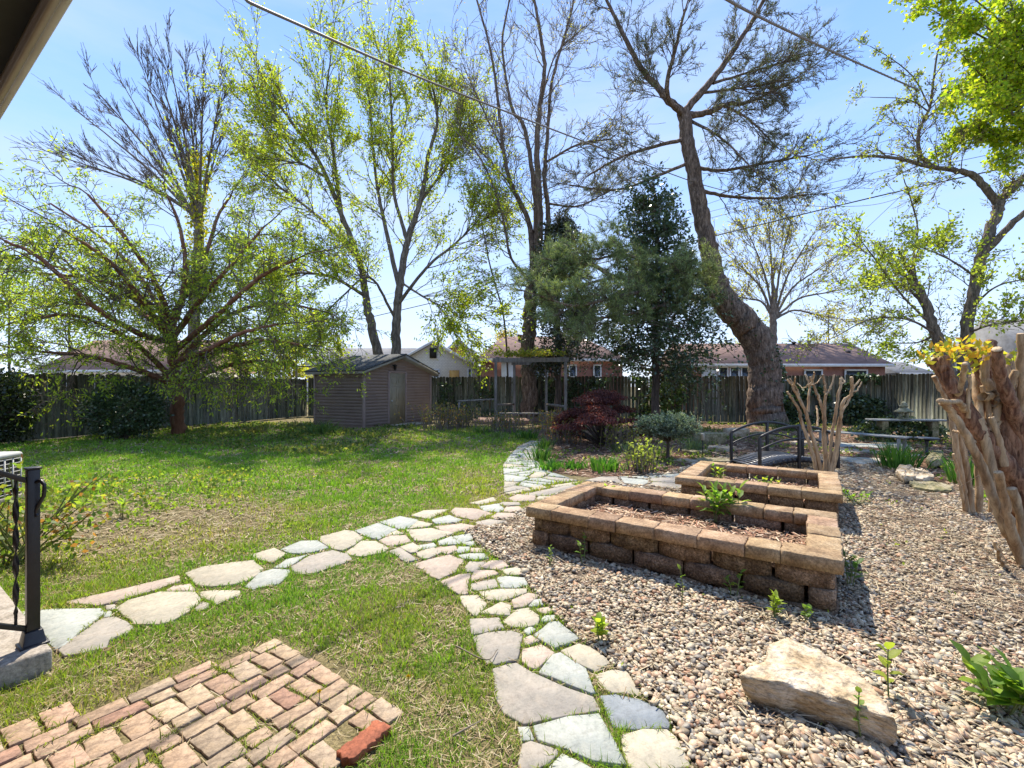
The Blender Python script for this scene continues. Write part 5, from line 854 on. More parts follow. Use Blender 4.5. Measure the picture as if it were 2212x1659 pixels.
# light green trees beyond the left fence
def crown_tree(px, py0, py1, Yt, wpx, cols, label, name='leafy_tree', keep=.6, ll=.2, kd=8):
    T = Tree(wander=.2, trop=.03, angle=.8, ratio=.6, kids=(6, 4), rmin=.012, segs=5); T.limb([(px, 870, Yt), (px + 4, (870 + py0) / 2, Yt), (px, py0, Yt), (px, py1 + 10, Yt)], .13, .04, kids=0, klen=.3, mx=0)
    for _ in range(kd * 3):
        t_ = rng.random(); py = py0 + (py1 - py0) * t_; an = rng.random() * 6.283; w_ = wpx / F * Yt * math.sqrt(max(.15, 1 - (2 * t_ - .9) ** 2)); T.grow(P(px, py, Yt), np.array([math.cos(an), math.sin(an), .3]), w_ * rng.uniform(.6, 1), .04, 0, 1)
    return T.build(name, label, 'tree', P(px, 870, Yt), M_bark, M_twig, T.lf(4, ll, ll * .6, cols, .22, .2, keep), M_leaf)
YL = [(.40, .40, .05), (.33, .37, .05), (.45, .42, .07)]
crown_tree(455, 815, 745, 30, 55, YL, 'low yellow-green tree just above the fence right of the dark trunk'); crown_tree(560, 815, 730, 32, 65, YL, 'yellow-green tree above the fence halfway to the shed'); crown_tree(640, 815, 745, 31, 50, YL, 'yellow-green tree above the fence next to the shed')
crown_tree(300, 815, 760, 33, 60, YL, 'bright green tree above the fence left of the dark trunk'); crown_tree(150, 790, 640, 29, 90, YG, 'mid-green tree behind the brown-roofed house'); crown_tree(20, 800, 600, 27, 90, YG, 'mid-green tree at the far left edge beyond the fence'); crown_tree(520, 800, 500, 26, 85, YG, 'loose green tree between the bare tree and the shed tree', keep=.5)
crown_tree(640, 800, 560, 27, 80, YG, 'loose green tree over the left end of the shed roof', keep=.5)
crown_tree(1095, 760, 715, 48, 30, [(.42, .32, .10), (.38, .33, .12)], 'small tan budding tree behind the hipped brown roof', keep=.5); crown_tree(1620, 790, 690, 36, 60, YL, 'yellow-green tree behind the leaning pine trunk'); crown_tree(1790, 800, 660, 40, 50, [(.40, .33, .12), (.36, .36, .12)], 'thin peach-coloured tree behind the long brick house', keep=.35)
crown_tree(2050, 820, 740, 40, 40, [(.12, .17, .05)], 'dark green tree between the far houses on the right', keep=.7)

# ---------------------------------------------------------------- pruned crape myrtles
def stems_from(o, s, Yv, lst, t, red=False):
    for pts_, w0, w1 in lst:
        px = crop(o, s, pts_); k_ = .72005 / s / F * Yv / 2 * .80; jit = rng.normal() * .12; m = [P(a_, b_, Yv + jit * (i_ / len(px)) * 1.5) for i_, (a_, b_) in enumerate(px)]; c = cat(m, 6); n = len(c); c[1:-1] += rng.normal(size=(n - 2, 3)) * .004
        a = Acc(); a.tube(c, np.interp(np.linspace(0, 1, n), [0, .8, 1], [w0 * k_, (w0 * .3 + w1 * .7) * k_, w1 * 1.12 * k_]), 10, wob=.16, cap=False); st = part('stem', a, M_craper if (red and w0 > 75) else M_crape, t, smooth=True)
        a = Acc(); a.tube([c[-1] - nrm(c[-1] - c[-2]) * .004, c[-1] + nrm(c[-1] - c[-2]) * .004], [w1 * 1.1 * k_, w1 * .95 * k_], 10, cap=True); part('cut_end', a, M_cut, st)
c = P(1782, 1050, 6.9); cm = thing('crape_myrtle', 'hard-pruned crape myrtle with slim pale stems behind the farther raised bed', 'shrub', (c[0], c[1], 0))
stems_from((2272, 900), 2.765, 6.9, [([(500, 1480), (450, 1250), (380, 1060), (350, 930), (290, 820), (250, 760)], 36, 20), ([(530, 1480), (490, 1250), (440, 1080), (400, 930), (330, 790), (290, 710), (250, 660)], 42, 20), ([(555, 1480), (560, 1300), (550, 1100), (550, 950), (510, 820), (460, 700), (440, 640)], 36, 22), ([(560, 1480), (570, 1300), (560, 1100), (560, 950), (565, 800), (560, 700), (545, 620)], 34, 18),
 ([(590, 1480), (600, 1300), (620, 1100), (650, 950), (665, 820), (690, 700), (690, 650)], 34, 22), ([(600, 1480), (640, 1300), (670, 1100), (690, 960), (710, 850), (780, 770), (780, 640)], 42, 26), ([(610, 1480), (650, 1330), (680, 1150), (700, 950), (760, 830), (790, 740), (850, 660)], 28, 14), ([(420, 930), (425, 800), (430, 700), (400, 620)], 26, 18), ([(430, 720), (460, 660), (470, 600)], 20, 14), ([(570, 790), (610, 720), (640, 620)], 20, 12), ([(690, 700), (720, 680), (700, 640)], 18, 14), ([(790, 760), (830, 750), (865, 680)], 16, 10), ([(290, 710), (310, 680), (315, 640)], 18, 12), ([(350, 790), (320, 720), (270, 650)], 16, 10), ([(500, 1050), (500, 950), (490, 880)], 22, 14), ([(330, 690), (380, 730), (420, 700)], 12, 9), ([(440, 700), (490, 690), (530, 640)], 14, 8)], cm)
c = G(2204, 1225); cb = thing('crape_myrtle', 'thick reddish pollarded crape myrtle crowding the right edge', 'shrub', (c[0], c[1], 0)); O = (2600, 950); S = 1.8433; YM = 3.75
stems_from(O, S, YM, [([(960, 1250), (930, 1080), (860, 940), (760, 820), (680, 720), (600, 610), (540, 510), (490, 420), (450, 350), (400, 280), (350, 240)], 165, 62), ([(480, 420), (445, 330), (430, 280), (425, 225)], 80, 60), ([(880, 1000), (800, 760), (750, 600), (700, 480), (650, 350), (600, 250), (575, 155)], 120, 42), ([(870, 900), (780, 600), (740, 470), (700, 340), (690, 240), (690, 140)], 130, 60), ([(900, 900), (850, 640), (800, 500), (760, 380), (730, 270), (720, 180)], 100, 52), ([(900, 1460), (840, 1300), (760, 1150), (690, 980), (620, 800), (540, 640), (470, 530), (410, 475)], 72, 34), ([(900, 1500), (850, 1330), (790, 1150), (750, 980), (725, 860)], 66, 44), ([(920, 1450), (880, 1300), (850, 1100), (800, 950)], 60, 50),
 ([(855, 640), (853, 400), (857, 95)], 44, 42), ([(725, 620), (731, 500), (734, 370)], 28, 8), ([(640, 600), (610, 450), (600, 300), (610, 160)], 48, 38), ([(500, 430), (530, 350), (545, 260)], 36, 30), ([(540, 520), (520, 480), (440, 470), (400, 465)], 40, 28), ([(560, 560), (560, 450), (570, 330)], 26, 18), ([(790, 560), (790, 400), (830, 300)], 50, 44), ([(820, 640), (830, 450), (860, 380), (930, 400)], 48, 36), ([(600, 700), (540, 650), (480, 630)], 22, 14), ([(790, 1420), (740, 1340), (710, 1245)], 26, 16), ([(800, 1430), (770, 1360), (730, 1270)], 16, 8), ([(640, 440), (690, 430), (660, 350), (650, 240)], 60, 46), ([(930, 560), (880, 420), (880, 330), (900, 240)], 60, 44), ([(700, 480), (760, 420), (770, 340), (790, 210)], 54, 40)], cb, True)
a = Acc()
for k in range(26):
    x0_, y0_ = rng.uniform(640, 900), rng.uniform(560, 900); x1_ = x0_ + rng.uniform(-90, 50); y1_ = y0_ - rng.uniform(180, 420); r0_ = rng.uniform(.012, .03); dy_ = rng.uniform(-.1, .5)
    c_ = cat([P(*crop(O, S, [(x0_, y0_)])[0], YM + dy_), P(*crop(O, S, [((x0_ + x1_) / 2 + rng.uniform(-20, 20), (y0_ + y1_) / 2)])[0], YM + dy_), P(*crop(O, S, [(x1_, y1_)])[0], YM + dy_)], 6); st = Acc(); st.tube(c_, np.linspace(r0_ * 1.3, r0_, len(c_)), 9, wob=.3); so_ = part('stem', st, M_crape if k % 3 else M_barkr, cb, smooth=True)
    e_ = c_[-1]; dd_ = nrm(c_[-1] - c_[-2]); ct = Acc(); ct.tube([e_ - dd_ * .003, e_ + dd_ * .004], [r0_, r0_ * .9], 9, cap=True)
    for _q in range(4): b2 = e_ + rng.normal(size=3) * r0_ * .5; ct.tube([b2 - dd_ * .03, b2 + dd_ * rng.uniform(.01, .05)], [.006, .001], 3)
    part('cut_end', ct, M_cut, so_)
kn = Acc(); v_, f_ = I2
for k in range(30):
    p_ = P(*crop(O, S, [(rng.uniform(790, 960), rng.uniform(620, 1130))])[0], YM + rng.uniform(.05, .4)); rr_ = rng.uniform(.05, .11); kn.add(p_ + v_ * rr_ * np.array([1, 1, 1.5]) * (1 + .25 * rng.normal(size=(len(v_), 1)) * .4), t=f_)
part('burl', kn, M_craper, cb, smooth=True)
a = Acc()
for px_, py_ in ((420, 190), (440, 165), (500, 200), (560, 230), (330, 235), (560, 150), (640, 190), (555, 300), (800, 240), (470, 210), (650, 215)):
    p0 = P(*crop(O, S, [(px_, py_)])[0], YM); N = 16; a.leaves(p0 + rng.normal(size=(N, 3)) * .03, rng.normal(size=(N, 3)) + UPV * .8, .07, .035, np.array([(.40, .36, .05), (.50, .30, .05), (.30, .34, .06)])[rng.integers(0, 3, N)])
part('young_leaves', a, M_leaf, cb)
a = Acc()
for _ in range(90):
    p0 = P(*crop(O, S, [(rng.uniform(600, 880), rng.uniform(350, 900))])[0], YM + .1 + rng.uniform(0, .5)); d = nrm(rng.normal(size=3)); q1 = p0 + d * .15; a.tube([p0, q1 + rng.normal(size=3) * .02, q1 + d * .12 + rng.normal(size=3) * .04], [.004, .003, .002], 3)
part('dead_twigs', a, M_twig, cb)
c = G(2108, 1103); cf = thing('crape_myrtle', 'cluster of straight tan crape myrtle stems left of the thick pollarded one', 'shrub', (c[0], c[1], 0))
stems_from(O, S, 5.3, [([(555, 1090), (530, 930), (490, 700), (460, 520), (410, 400), (370, 330)], 38, 26), ([(580, 1080), (560, 900), (530, 720), (510, 560), (480, 430)], 44, 30), ([(620, 1090), (625, 950), (610, 780), (600, 640)], 44, 36), ([(680, 1120), (700, 950), (690, 800), (680, 650)], 36, 30), ([(545, 1080), (510, 900), (480, 760)], 22, 14)], cf)

# ---------------------------------------------------------------- shrubs and plants
def cloud(name, c, rad, n, ln, wd, cols, label, m=M_leaf, catg='shrub', shell=.55, sq=1.0, twigs=30, flat=0, per=1, dirup=0, group=None):
    c = np.asarray(c, float); d = nrm(rng.normal(size=(n, 3))); d[:, 2] = np.abs(d[:, 2]) * np.sign(rng.random(n) - flat); r_ = (shell + (1 - shell) * rng.random(n) ** .6) * (.78 + .45 * vnoise(np.arctan2(d[:, 1], d[:, 0]) * 3, d[:, 2] * 5, 1.0, int(abs(c[0] * 10))))
    p = c + d * r_[:, None] * np.array(rad); k = p[:, 2] > .02; p, d = p[k], d[k]; N = len(p); t = thing(name, label, catg, (c[0], c[1], 0), group); cols = np.asarray(cols)
    a = Acc(); a.leaves(p, d * .6 + rng.normal(size=(N, 3)) * .7 + UPV * dirup, ln * rng.uniform(.6, 1.2, N), wd * rng.uniform(.7, 1.2, N), cols[rng.integers(0, len(cols), N)] * rng.uniform(.65, 1.25, (N, 1))); part('foliage', a, m, t)
    a = Acc()
    for k in range(twigs): dd = nrm(rng.normal(size=3) + [0, 0, .9]); dd[2] = abs(dd[2]); e = c * [1, 1, 0] + dd * np.array(rad) * rng.uniform(.7, 1) + [0, 0, c[2] * .6]; b_ = np.array([c[0] + rng.normal() * .05, c[1] + rng.normal() * .05, 0]); mdd = (b_ + e) / 2 + [0, 0, .1] + rng.normal(size=3) * .04; a.tube([b_, mdd, e], [.014, .009, .004], 4)
    part('stems', a, M_twig, t); return t
cloud('ivy_shrub', P(268, 885, 12.8), (1.15, .6, .8), 8000, .09, .06, DG, 'dark glossy bush against the left fence beside the reddish trunk', M_leafd, shell=.5, flat=.5)
cloud('ivy_shrub', P(-10, 880, 11.6), (.85, .7, .95), 7000, .09, .06, [(.025, .04, .015), (.04, .06, .02)], 'dark bush in the far left corner of the yard', M_leafd, shell=.4, flat=.5)
RM = [(.12, .045, .042), (.17, .065, .055), (.09, .035, .038), (.22, .09, .06)]; c = G(1300, 962)
t = thing('red_maple_shrub', 'low mounded laceleaf maple with dark purple-red foliage', 'shrub', (c[0], c[1], 0)); a = Acc(); tw = Acc()
for _ in range(34):
    u_ = rng.random() ** .7; an = rng.random() * 6.283; px_ = 1297 + math.cos(an) * 105 * u_ ; py_ = 838 + 88 * u_ ** 1.1 + rng.uniform(-6, 16); yy = c[1] + math.sin(an) * 1.25 * u_; w_ = rng.uniform(20, 38); h_ = rng.uniform(9, 17); cc_ = P(px_, py_, yy); N = 750; d = nrm(rng.normal(size=(N, 3))); d[:, 2] = abs(d[:, 2]) - .15
    p = cc_ + d * np.array([w_ / F * yy, w_ / F * yy * .8, h_ / F * yy]) * (.45 + .65 * rng.random((N, 1))) - [0, 0, .06]
    a.leaves(p, np.column_stack([d[:, :2], -.8 * np.ones(N)]) + rng.normal(size=(N, 3)) * .6, .075, .02, np.array(RM)[rng.integers(0, 4, N)] * rng.uniform(.6, 1.3, (N, 1)) * rng.uniform(.75, 1.2))
    tw.tube([c + [0, 0, 0], c + [(cc_[0] - c[0]) * .4, (cc_[1] - c[1]) * .4, cc_[2] * .5], cc_], [.03, .022, .008], 5)
part('crown', a, leafmat('red_leaf', .35, .5, .25, (1.1, .6, .9)), t); part('trunk', tw, M_barkd, t)
c = G(1443, 992); t = thing('dwarf_conifer', 'small blue-grey dwarf conifer with flat top on a thin bare trunk', 'shrub', (c[0], c[1], 0)); tw = Acc(); tw.tube([c, c + [0, 0, .3], c + [-.03, 0, .62]], [.035, .028, .02], 8); tp_, td_ = [], []
for _ in range(380):
    an = rng.random() * 6.283; rr_ = rng.random() ** .5; e = P(1440, 922, c[1]) + np.array([math.cos(an) * .64 * rr_ + .02, math.sin(an) * .5 * rr_, rng.uniform(-.20, .30) * (1.1 - .5 * rr_)]); b_ = c + [0, 0, rng.uniform(.35, .6)]; m_ = (b_ + e) / 2 + [0, 0, .03]; tw.tube([b_, m_, e], [.012, .007, .004], 4)
    for q_ in np.linspace(.5, 1, 8): tp_.append(b_ * (1 - q_) + e * q_ + rng.normal(size=3) * .03); td_.append(nrm(e - b_) + UPV * .4)
part('trunk', tw, M_barkd, t); part('crown', needles(np.array(tp_), np.array(td_), 11, .06, .017, [(.20, .26, .22), (.12, .18, .14), (.34, .40, .34), (.09, .14, .10)], .8), M_needle, t)
def twiggy(px, py, h, w_, label, n=55, leafc=None):
    c = G(px, py); t = thing('twiggy_shrub', label, 'shrub', (c[0], c[1], 0)); a = Acc(); lv, ld = [], []
    for _ in range(n): b_ = c + np.array([rng.normal() * w_ * .35, rng.normal() * w_ * .25, 0]); d = nrm([rng.normal() * .25, rng.normal() * .25, 1]); hh = h * rng.uniform(.6, 1.1); m_ = b_ + d * hh * .5 + rng.normal(size=3) * .02; e = b_ + d * hh + rng.normal(size=3) * .04; a.tube([b_, m_, e], [.011, .009, .006], 4); [lv.append(b_ + (e - b_) * q_ + rng.normal(size=3) * .04) for q_ in (.35, .5, .6, .7, .8, .9, 1, 1)]
    part('stems', a, M_twigl, t); lv = np.array(lv); b = Acc(); cl = np.array(leafc or [(.22, .20, .07), (.30, .17, .09), (.14, .17, .05)]); b.leaves(lv, rng.normal(size=lv.shape), .06, .045, cl[rng.integers(0, len(cl), len(lv))]); part('leaves', b, M_leaf, t)
twiggy(960, 928, .85, 1.3, 'tan twiggy hydrangea right of the shed', 110); twiggy(1000, 924, .7, .8, 'smaller tan twiggy shrub beside the handrail', 60); twiggy(1090, 935, .6, .9, 'tan twiggy shrub in front of the low deck', 80); twiggy(1190, 935, .75, .9, 'twiggy reddish shrub at the path bend left of the red maple', 80, [(.25, .14, .07), (.2, .2, .06)]); twiggy(1215, 960, .6, .8, 'thin twiggy shrub in front of the red maple', 50); twiggy(1335, 972, .65, .5, 'upright leafy shrub under the right side of the red maple', 40, [(.2, .24, .06), (.3, .27, .1)])
twiggy(1385, 1020, .5, .45, 'airy light-green shrub beside the solar stake light', 45, [(.24, .30, .07), (.3, .33, .1)])
def clump(px, py, h, w_, label, n=90, cols=((.05, .12, .03), (.08, .17, .035)), bw=.02, lean=.5, z=0, name='strap_leaf_plant', c=None, cat_='plant', bend=.5):
    c = G(px, py, z) if c is None else np.asarray(c, float); N = n; b_ = c + np.column_stack([rng.normal(size=(N, 2)) * w_ * .22, np.zeros(N)]); off = (b_ - c)[:, :2] / w_ * 2; a = Acc(); cols = np.array(cols)
    a.blades(b_, np.column_stack([off * lean + rng.normal(size=(N, 2)) * lean * .5, np.ones(N)]), h * rng.uniform(.6, 1.15, N), bw * rng.uniform(.7, 1.2, N), cols[rng.integers(0, len(cols), N)] * rng.uniform(.75, 1.25, (N, 1)), bend); o = part(name, a, M_grass, origin=(c[0], c[1], c[2])); return tag(o, label, cat_)
clump(697, 938, .6, .9, 'arching strap-leaved clump left of the shed corner', 130, bw=.035, cols=((.07, .13, .05), (.11, .18, .06)), lean=.8)
clump(1140, 948, .35, .7, 'dark green clump at the far bend of the path', 110, bw=.03); clump(1306, 1014, .26, .75, 'dense bright-green clump at the front of the mulch bed', 170, bw=.03, lean=.35, cols=((.07, .19, .03), (.11, .25, .04))); clump(1190, 1014, .22, .55, 'broad green clump at the path edge left of the dense one', 110, bw=.035, cols=((.07, .19, .03), (.11, .25, .04)))
clump(1168, 995, .4, .5, 'narrow-leaved green clump beside the winding path', 110, bw=.02); clump(1240, 1012, .22, .45, 'small green clump between the two front clumps', 80, bw=.03, cols=((.07, .19, .03), (.11, .25, .04))); clump(1175, 970, .38, .5, 'dark grassy clump farther up the winding path', 90, bw=.02)
clump(1500, 980, .4, .4, 'blue-green grassy clump right of the dwarf conifer', 140, bw=.015, lean=.25, cols=((.09, .14, .09), (.12, .18, .12))); clump(1415, 985, .3, .6, 'variegated pale clump behind the stake light', 110, bw=.025, cols=((.30, .33, .14), (.10, .18, .04)), lean=.7); clump(1350, 975, .3, .6, 'striped cream and green clump under the red maple', 100, bw=.025, cols=((.34, .36, .18), (.12, .2, .05)), lean=.7)
clump(1938, 1012, .52, .62, 'tall dark iris clump in front of the slatted bench', 200, bw=.022, lean=.3, cols=((.04, .11, .025), (.07, .16, .035)), bend=.25); clump(2085, 1045, .5, .5, 'green iris leaves behind the straight tan stems', 110, bw=.022, lean=.3, bend=.25, cols=((.05, .13, .03), (.08, .18, .04)))
clump(1690, 930, .55, 1.0, 'fine dark grass clump at the foot of the pine behind the bridge', 260, bw=.012, lean=.8, cols=((.05, .09, .03), (.08, .13, .04))); clump(545, 935, .35, .9, 'scruffy low plant at the fence left of the strap-leaved clump', 120, bw=.03, cols=((.08, .10, .04), (.15, .15, .07)), lean=.9); clump(640, 925, .4, .7, 'pale scruffy plant beside the left shed corner', 90, bw=.03, cols=((.12, .14, .07), (.2, .2, .12)), lean=.9)
clump(1035, 935, .25, .8, 'low green plant edging the bed by the shrubs', 120, bw=.03, cols=((.08, .16, .04), (.14, .22, .06))); clump(1075, 945, .22, .6, 'pale green rosette edging the lawn near the low deck', 90, bw=.03, cols=((.2, .25, .1), (.14, .22, .06)))
# ivy and weeds on the back fence
def ivy(x0, x1, z0, z1, n, label, base, ny=0, seed=1, cols=DG):
    x = rng.uniform(x0, x1, n); z = rng.uniform(z0, z1, n); k = fbm(x * 1.3, z, .7, seed) > .42 + .2 * (z - z0) / (z1 - z0) - .1; x, z = x[k], z[k]; y = 20.5 - .204 * (x + .01) - .08 - np.abs(rng.normal(size=len(x))) * (.06 + .25 * ny * (1 - z / 2)); p = np.column_stack([x, y, z]); a = Acc(); cols = np.array(cols)
    a.leaves(p, rng.normal(size=p.shape) - UPV * .6 - [0, .5, 0], .12, .10, cols[rng.integers(0, len(cols), len(x))] * rng.uniform(.7, 1.4, (len(x), 1))); return tag(part('climbing_ivy', a, M_leafd, origin=((x0 + x1) / 2, 20.4 - .204 * (x0 + x1) / 2, 0)), label, 'ivy')
ivy(10.8, 12.4, 0, 1.5, 2600, 'dark ivy on the fence behind the slim crape myrtle', 0, 1, 3); ivy(12.9, 14.1, 0, 1.95, 4200, 'thick dark ivy climbing the right end of the back fence', 0, 1, 5); ivy(5.0, 7.2, 0, 1.9, 2600, 'green leafy creeper on the fence behind the red maple', 0, 1, 8, [(.10, .17, .04), (.16, .22, .05), (.06, .10, .03)]); ivy(-3.4, -.8, 0, 1.7, 1200, 'sparse creeper on the fence between shed and pergola', 0, .6, 12); ivy(1.4, 4.2, 0, 1.8, 2000, 'dark creeper on the fence right of the pergola', 0, .8, 14)
cloud('ivy_bank', (sm[0], sm[1] + .25, .2), (1.25, .45, .42), 3500, .08, .07, DG + [(.12, .17, .05)], 'bank of dark ivy beneath the grey shelf', M_leafd, 'ivy', flat=.3, twigs=6)
pv = np.array([[rng.uniform(pp[0][0], pp[1][0]), 16.8 + rng.normal() * .25, 2.62 + abs(rng.normal()) * .1] for _ in range(1500)]); pv = pv[vnoise(pv[:, 0], pv[:, 1], .5, 3) > .45]; a = Acc(); a.leaves(pv, rng.normal(size=pv.shape), .09, .07, np.array([(.26, .28, .05), (.32, .26, .07), (.16, .2, .05)])[rng.integers(0, 3, len(pv))]); tag(part('pergola_vine', a, M_leaf, origin=(.7, 16.8, 2.6)), 'leafy vine lying on top of the pergola beams', 'vine')
# broad-leaved perennials
def broad(c, h, n_st, ll, lw, cols, label, name='young_perennial', spread=.12, per=9):
    c = np.asarray(c, float); t = thing(name, label, 'plant', c); a = Acc(); b = Acc(); cols = np.array(cols)
    for k in range(n_st):
        an = rng.random() * 6.283; rr_ = spread * rng.random() ** .5; hh = h * rng.uniform(.7, 1.05); e = c + np.array([math.cos(an) * rr_, math.sin(an) * rr_, hh]); b0_ = c + np.array([math.cos(an) * rr_ * .4, math.sin(an) * rr_ * .4, 0]); a.tube([b0_, (b0_ + e) / 2 + rng.normal(size=3) * .01, e], [.004, .0035, .0025], 5)
        for i_ in range(per):
            f = .25 + .75 * (i_ + .5) / per; q_ = b0_ + (e - b0_) * f; az = i_ * 2.4 + rng.random(); el = .15 + .9 * f ** 2 + rng.normal() * .15; d = np.array([math.cos(az) * math.cos(el), math.sin(az) * math.cos(el), math.sin(el)]); side = nrm(np.cross(d, UPV)); up = np.cross(side, d); L_ = ll * rng.uniform(.7, 1.1); W_ = lw * rng.uniform(.8, 1.1); cc = cols[rng.integers(0, len(cols))] * rng.uniform(.8, 1.2)
            m1 = q_ + d * L_ * .3; m2 = q_ + d * L_ * .68 - up * L_ * .03; tp2 = q_ + d * L_ - up * L_ * .16
            V = [q_, m1 + side * W_ * .42 + up * W_ * .12, m2 + side * W_ * .4 + up * W_ * .1, tp2, m2 - side * W_ * .4 + up * W_ * .1, m1 - side * W_ * .42 + up * W_ * .12, m1, m2]; b.add(V, [[1, 2, 7, 6], [6, 7, 4, 5]], [[0, 1, 6], [0, 6, 5], [2, 3, 7], [7, 3, 4]], c=cc)
    part('stems', a, M_grass if False else leaf_stem, t); part('leaves', b, M_leaf, t); return t
leaf_stem = mat('green_stem', [(.12, .16, .05), (.18, .2, .07)], 10, .6, 0)
BG = [(.16, .27, .04), (.22, .32, .05), (.12, .22, .04)]
broad(G(1545, 1125, .21), .30, 9, .14, .05, BG, 'bright green leafy plant in the middle of the nearer raised bed', spread=.16, per=10)
broad(G(1600, 1128, .21), .33, 1, .15, .06, BG, 'single tall leafy stem right of the bright clump in the nearer bed', spread=.02, per=6)
broad(G(1318, 1080, .21), .13, 3, .12, .04, BG, 'rosette seedling at the left end of the nearer raised bed', spread=.05, per=8)
broad(G(1710, 1140, .21), .12, 2, .06, .04, BG, 'small seedling by the right wall of the nearer raised bed', spread=.05, per=4)
broad(G(1552, 1040, .21), .20, 4, .09, .04, BG + [(.33, .36, .05)], 'pale leafy plant at the left end of the farther raised bed', spread=.1, per=8); broad(G(1660, 1050, .21), .10, 6, .06, .035, BG + [(.33, .36, .05)], 'low yellow-green plant in the middle of the farther raised bed', spread=.16, per=6)
broad(G(1755, 1047, .21), .12, 3, .05, .03, BG, 'tiny leafy sprout at the right end of the farther raised bed', spread=.06, per=5)
broad(G(2165, 1535, .02), .18, 8, .12, .07, BG, 'bright lush leafy plant in the gravel right of the big rock', spread=.13, per=7)
broad(G(1297, 1385, .02), .13, 3, .06, .04, [(.3, .36, .05), (.22, .32, .05)], 'yellow-green seedling in the gravel beside the path', spread=.03, per=9)
broad(G(1672, 1335, .02), .17, 4, .06, .025, [(.26, .34, .05)], 'upright yellow-green seedling at the foot of the nearer bed', spread=.04, per=10); broad(G(1740, 1345, .02), .10, 2, .045, .035, BG, 'little round-leaved seedling near the right front corner of the bed', spread=.04, per=5)
broad(G(1920, 1510, .02), .26, 1, .08, .05, [(.28, .34, .06)], 'thin yellow-green sapling behind the big rock', spread=.03, per=8); broad(G(1862, 1600, .02), .18, 1, .035, .028, BG, 'thin creeping sprig in front of the big rock', spread=.03, per=9)
broad(G(1475, 1310, .02), .34, 1, .05, .03, BG, 'tall thin weed before the middle of the bed wall', spread=.05, per=4); broad(G(1262, 1215, .02), .22, 2, .05, .04, BG, 'spindly weed against the left of the bed wall', spread=.12, per=5); broad(G(1185, 1225, .02), .2, 2, .035, .025, BG, 'thin weed at the left front corner of the nearer bed', spread=.05, per=6); broad(G(1585, 1290, .02), .18, 2, .05, .035, BG, 'small weed sprouting under the right half of the bed wall', spread=.06, per=6)
broad(G(1835, 1265, .02), .22, 3, .09, .04, [(.08, .16, .04), (.12, .2, .05)], 'dark leafy weed against the right wall of the nearer bed', spread=.06, per=7); broad(G(1855, 1085, .02), .15, 6, .07, .05, BG, 'low leafy weed right of the farther bed', spread=.2, per=6); broad(G(265, 1120, .0), .2, 3, .10, .035, [(.3, .36, .05), (.2, .3, .05)], 'pale-tipped seedling in the bare patch of lawn', spread=.05, per=8)
broad(G(350, 1050, .0), .1, 5, .08, .05, BG, 'low weed in the lawn behind the seedling', spread=.2, per=5); broad(G(2160, 1100, .02), .15, 4, .08, .05, BG, 'small leafy weed at the foot of the thick crape myrtle', spread=.15, per=6)
# rose bush behind the railing and weeds in the bare patch
c = G(48, 1215); t = thing('rose_bush', 'thorny rose bush with yellow-green and red young leaves behind the railing', 'shrub', (c[0], c[1], 0)); a = Acc(); lp2 = []
for _ in range(26):
    d = nrm([rng.normal() * .7, rng.normal() * .5, 1.0]); h_ = rng.uniform(.5, 1.0); m_ = c + d * h_ * .5 + rng.normal(size=3) * .05; e = c + d * h_ + rng.normal(size=3) * .1 - [0, 0, .1]; a.tube(cat([c + rng.normal(size=3) * [.06, .06, 0], m_, e], 5), np.linspace(.009, .004, 11), 5); [lp2.append(c + (e - c) * rng.uniform(.5, 1.05) + rng.normal(size=3) * .06) for _q in range(22)]
part('stems', a, leaf_stem, t); lp2 = np.array(lp2); b = Acc(); b.leaves(lp2, rng.normal(size=lp2.shape), .055, .036, np.array([(.20, .28, .05), (.30, .32, .06), (.28, .14, .06), (.12, .20, .05), (.12, .20, .05)])[rng.integers(0, 5, len(lp2))]); part('leaves', b, M_leaf, t)
wd_ = Acc(); x = rng.normal(-5.4, .9, 2600); y = rng.normal(6.3, .7, 2600); k = fbm(x, y, .4, 61) > .5; x, y = x[k], y[k]; N = len(x); wd_.leaves(np.column_stack([x, y, rng.uniform(0, .12, N)]), rng.normal(size=(N, 3)) + UPV * .6, .06, .04, np.array([(.20, .28, .05), (.14, .22, .04), (.28, .26, .06), (.14, .2, .06)])[rng.integers(0, 4, N)])
x = rng.uniform(-4.6, -2.2, 3500); y = rng.uniform(4.6, 6.5, 3500); k = fbm(x, y, .35, 63) > .66; x, y = x[k], y[k]; N = len(x); wd_.leaves(np.column_stack([x, y, rng.uniform(0, .05, N)]), rng.normal(size=(N, 3)) + UPV * .6, .04, .028, np.array([(.16, .24, .04), (.20, .28, .05)])[rng.integers(0, 2, N)])
# low ground cover in shaded strip and mulch bed, and small weeds in the gravel
x = rng.uniform(-13, -3.5, 26000); y = rng.uniform(8.5, 18, 26000); k = (y > 9.6 - .45 * (x + 4)) & (fbm(x, y, .7, 71) > .50) & inpoly(x, y, lawn_edge); x, y = x[k], y[k]; N = len(x); wd_.leaves(np.column_stack([x, y, rng.uniform(0, .09, N)]), rng.normal(size=(N, 3)) + UPV * .3, .09, .06, np.array([(.10, .16, .04), (.07, .11, .03), (.2, .2, .07), (.15, .19, .08)])[rng.integers(0, 4, N)])
x, y = scatter(mulch_poly, 22000); k = (fbm(x, y, .8, 73) > .56) & off_stones(x, y) & off_stones(x, y, beds); x, y = x[k], y[k]; N = len(x); wd_.leaves(np.column_stack([x, y, rng.uniform(0, .09, N)]), rng.normal(size=(N, 3)) + UPV * .3, .075, .05, np.array([(.12, .18, .05), (.08, .13, .03), (.22, .24, .08)])[rng.integers(0, 3, N)])
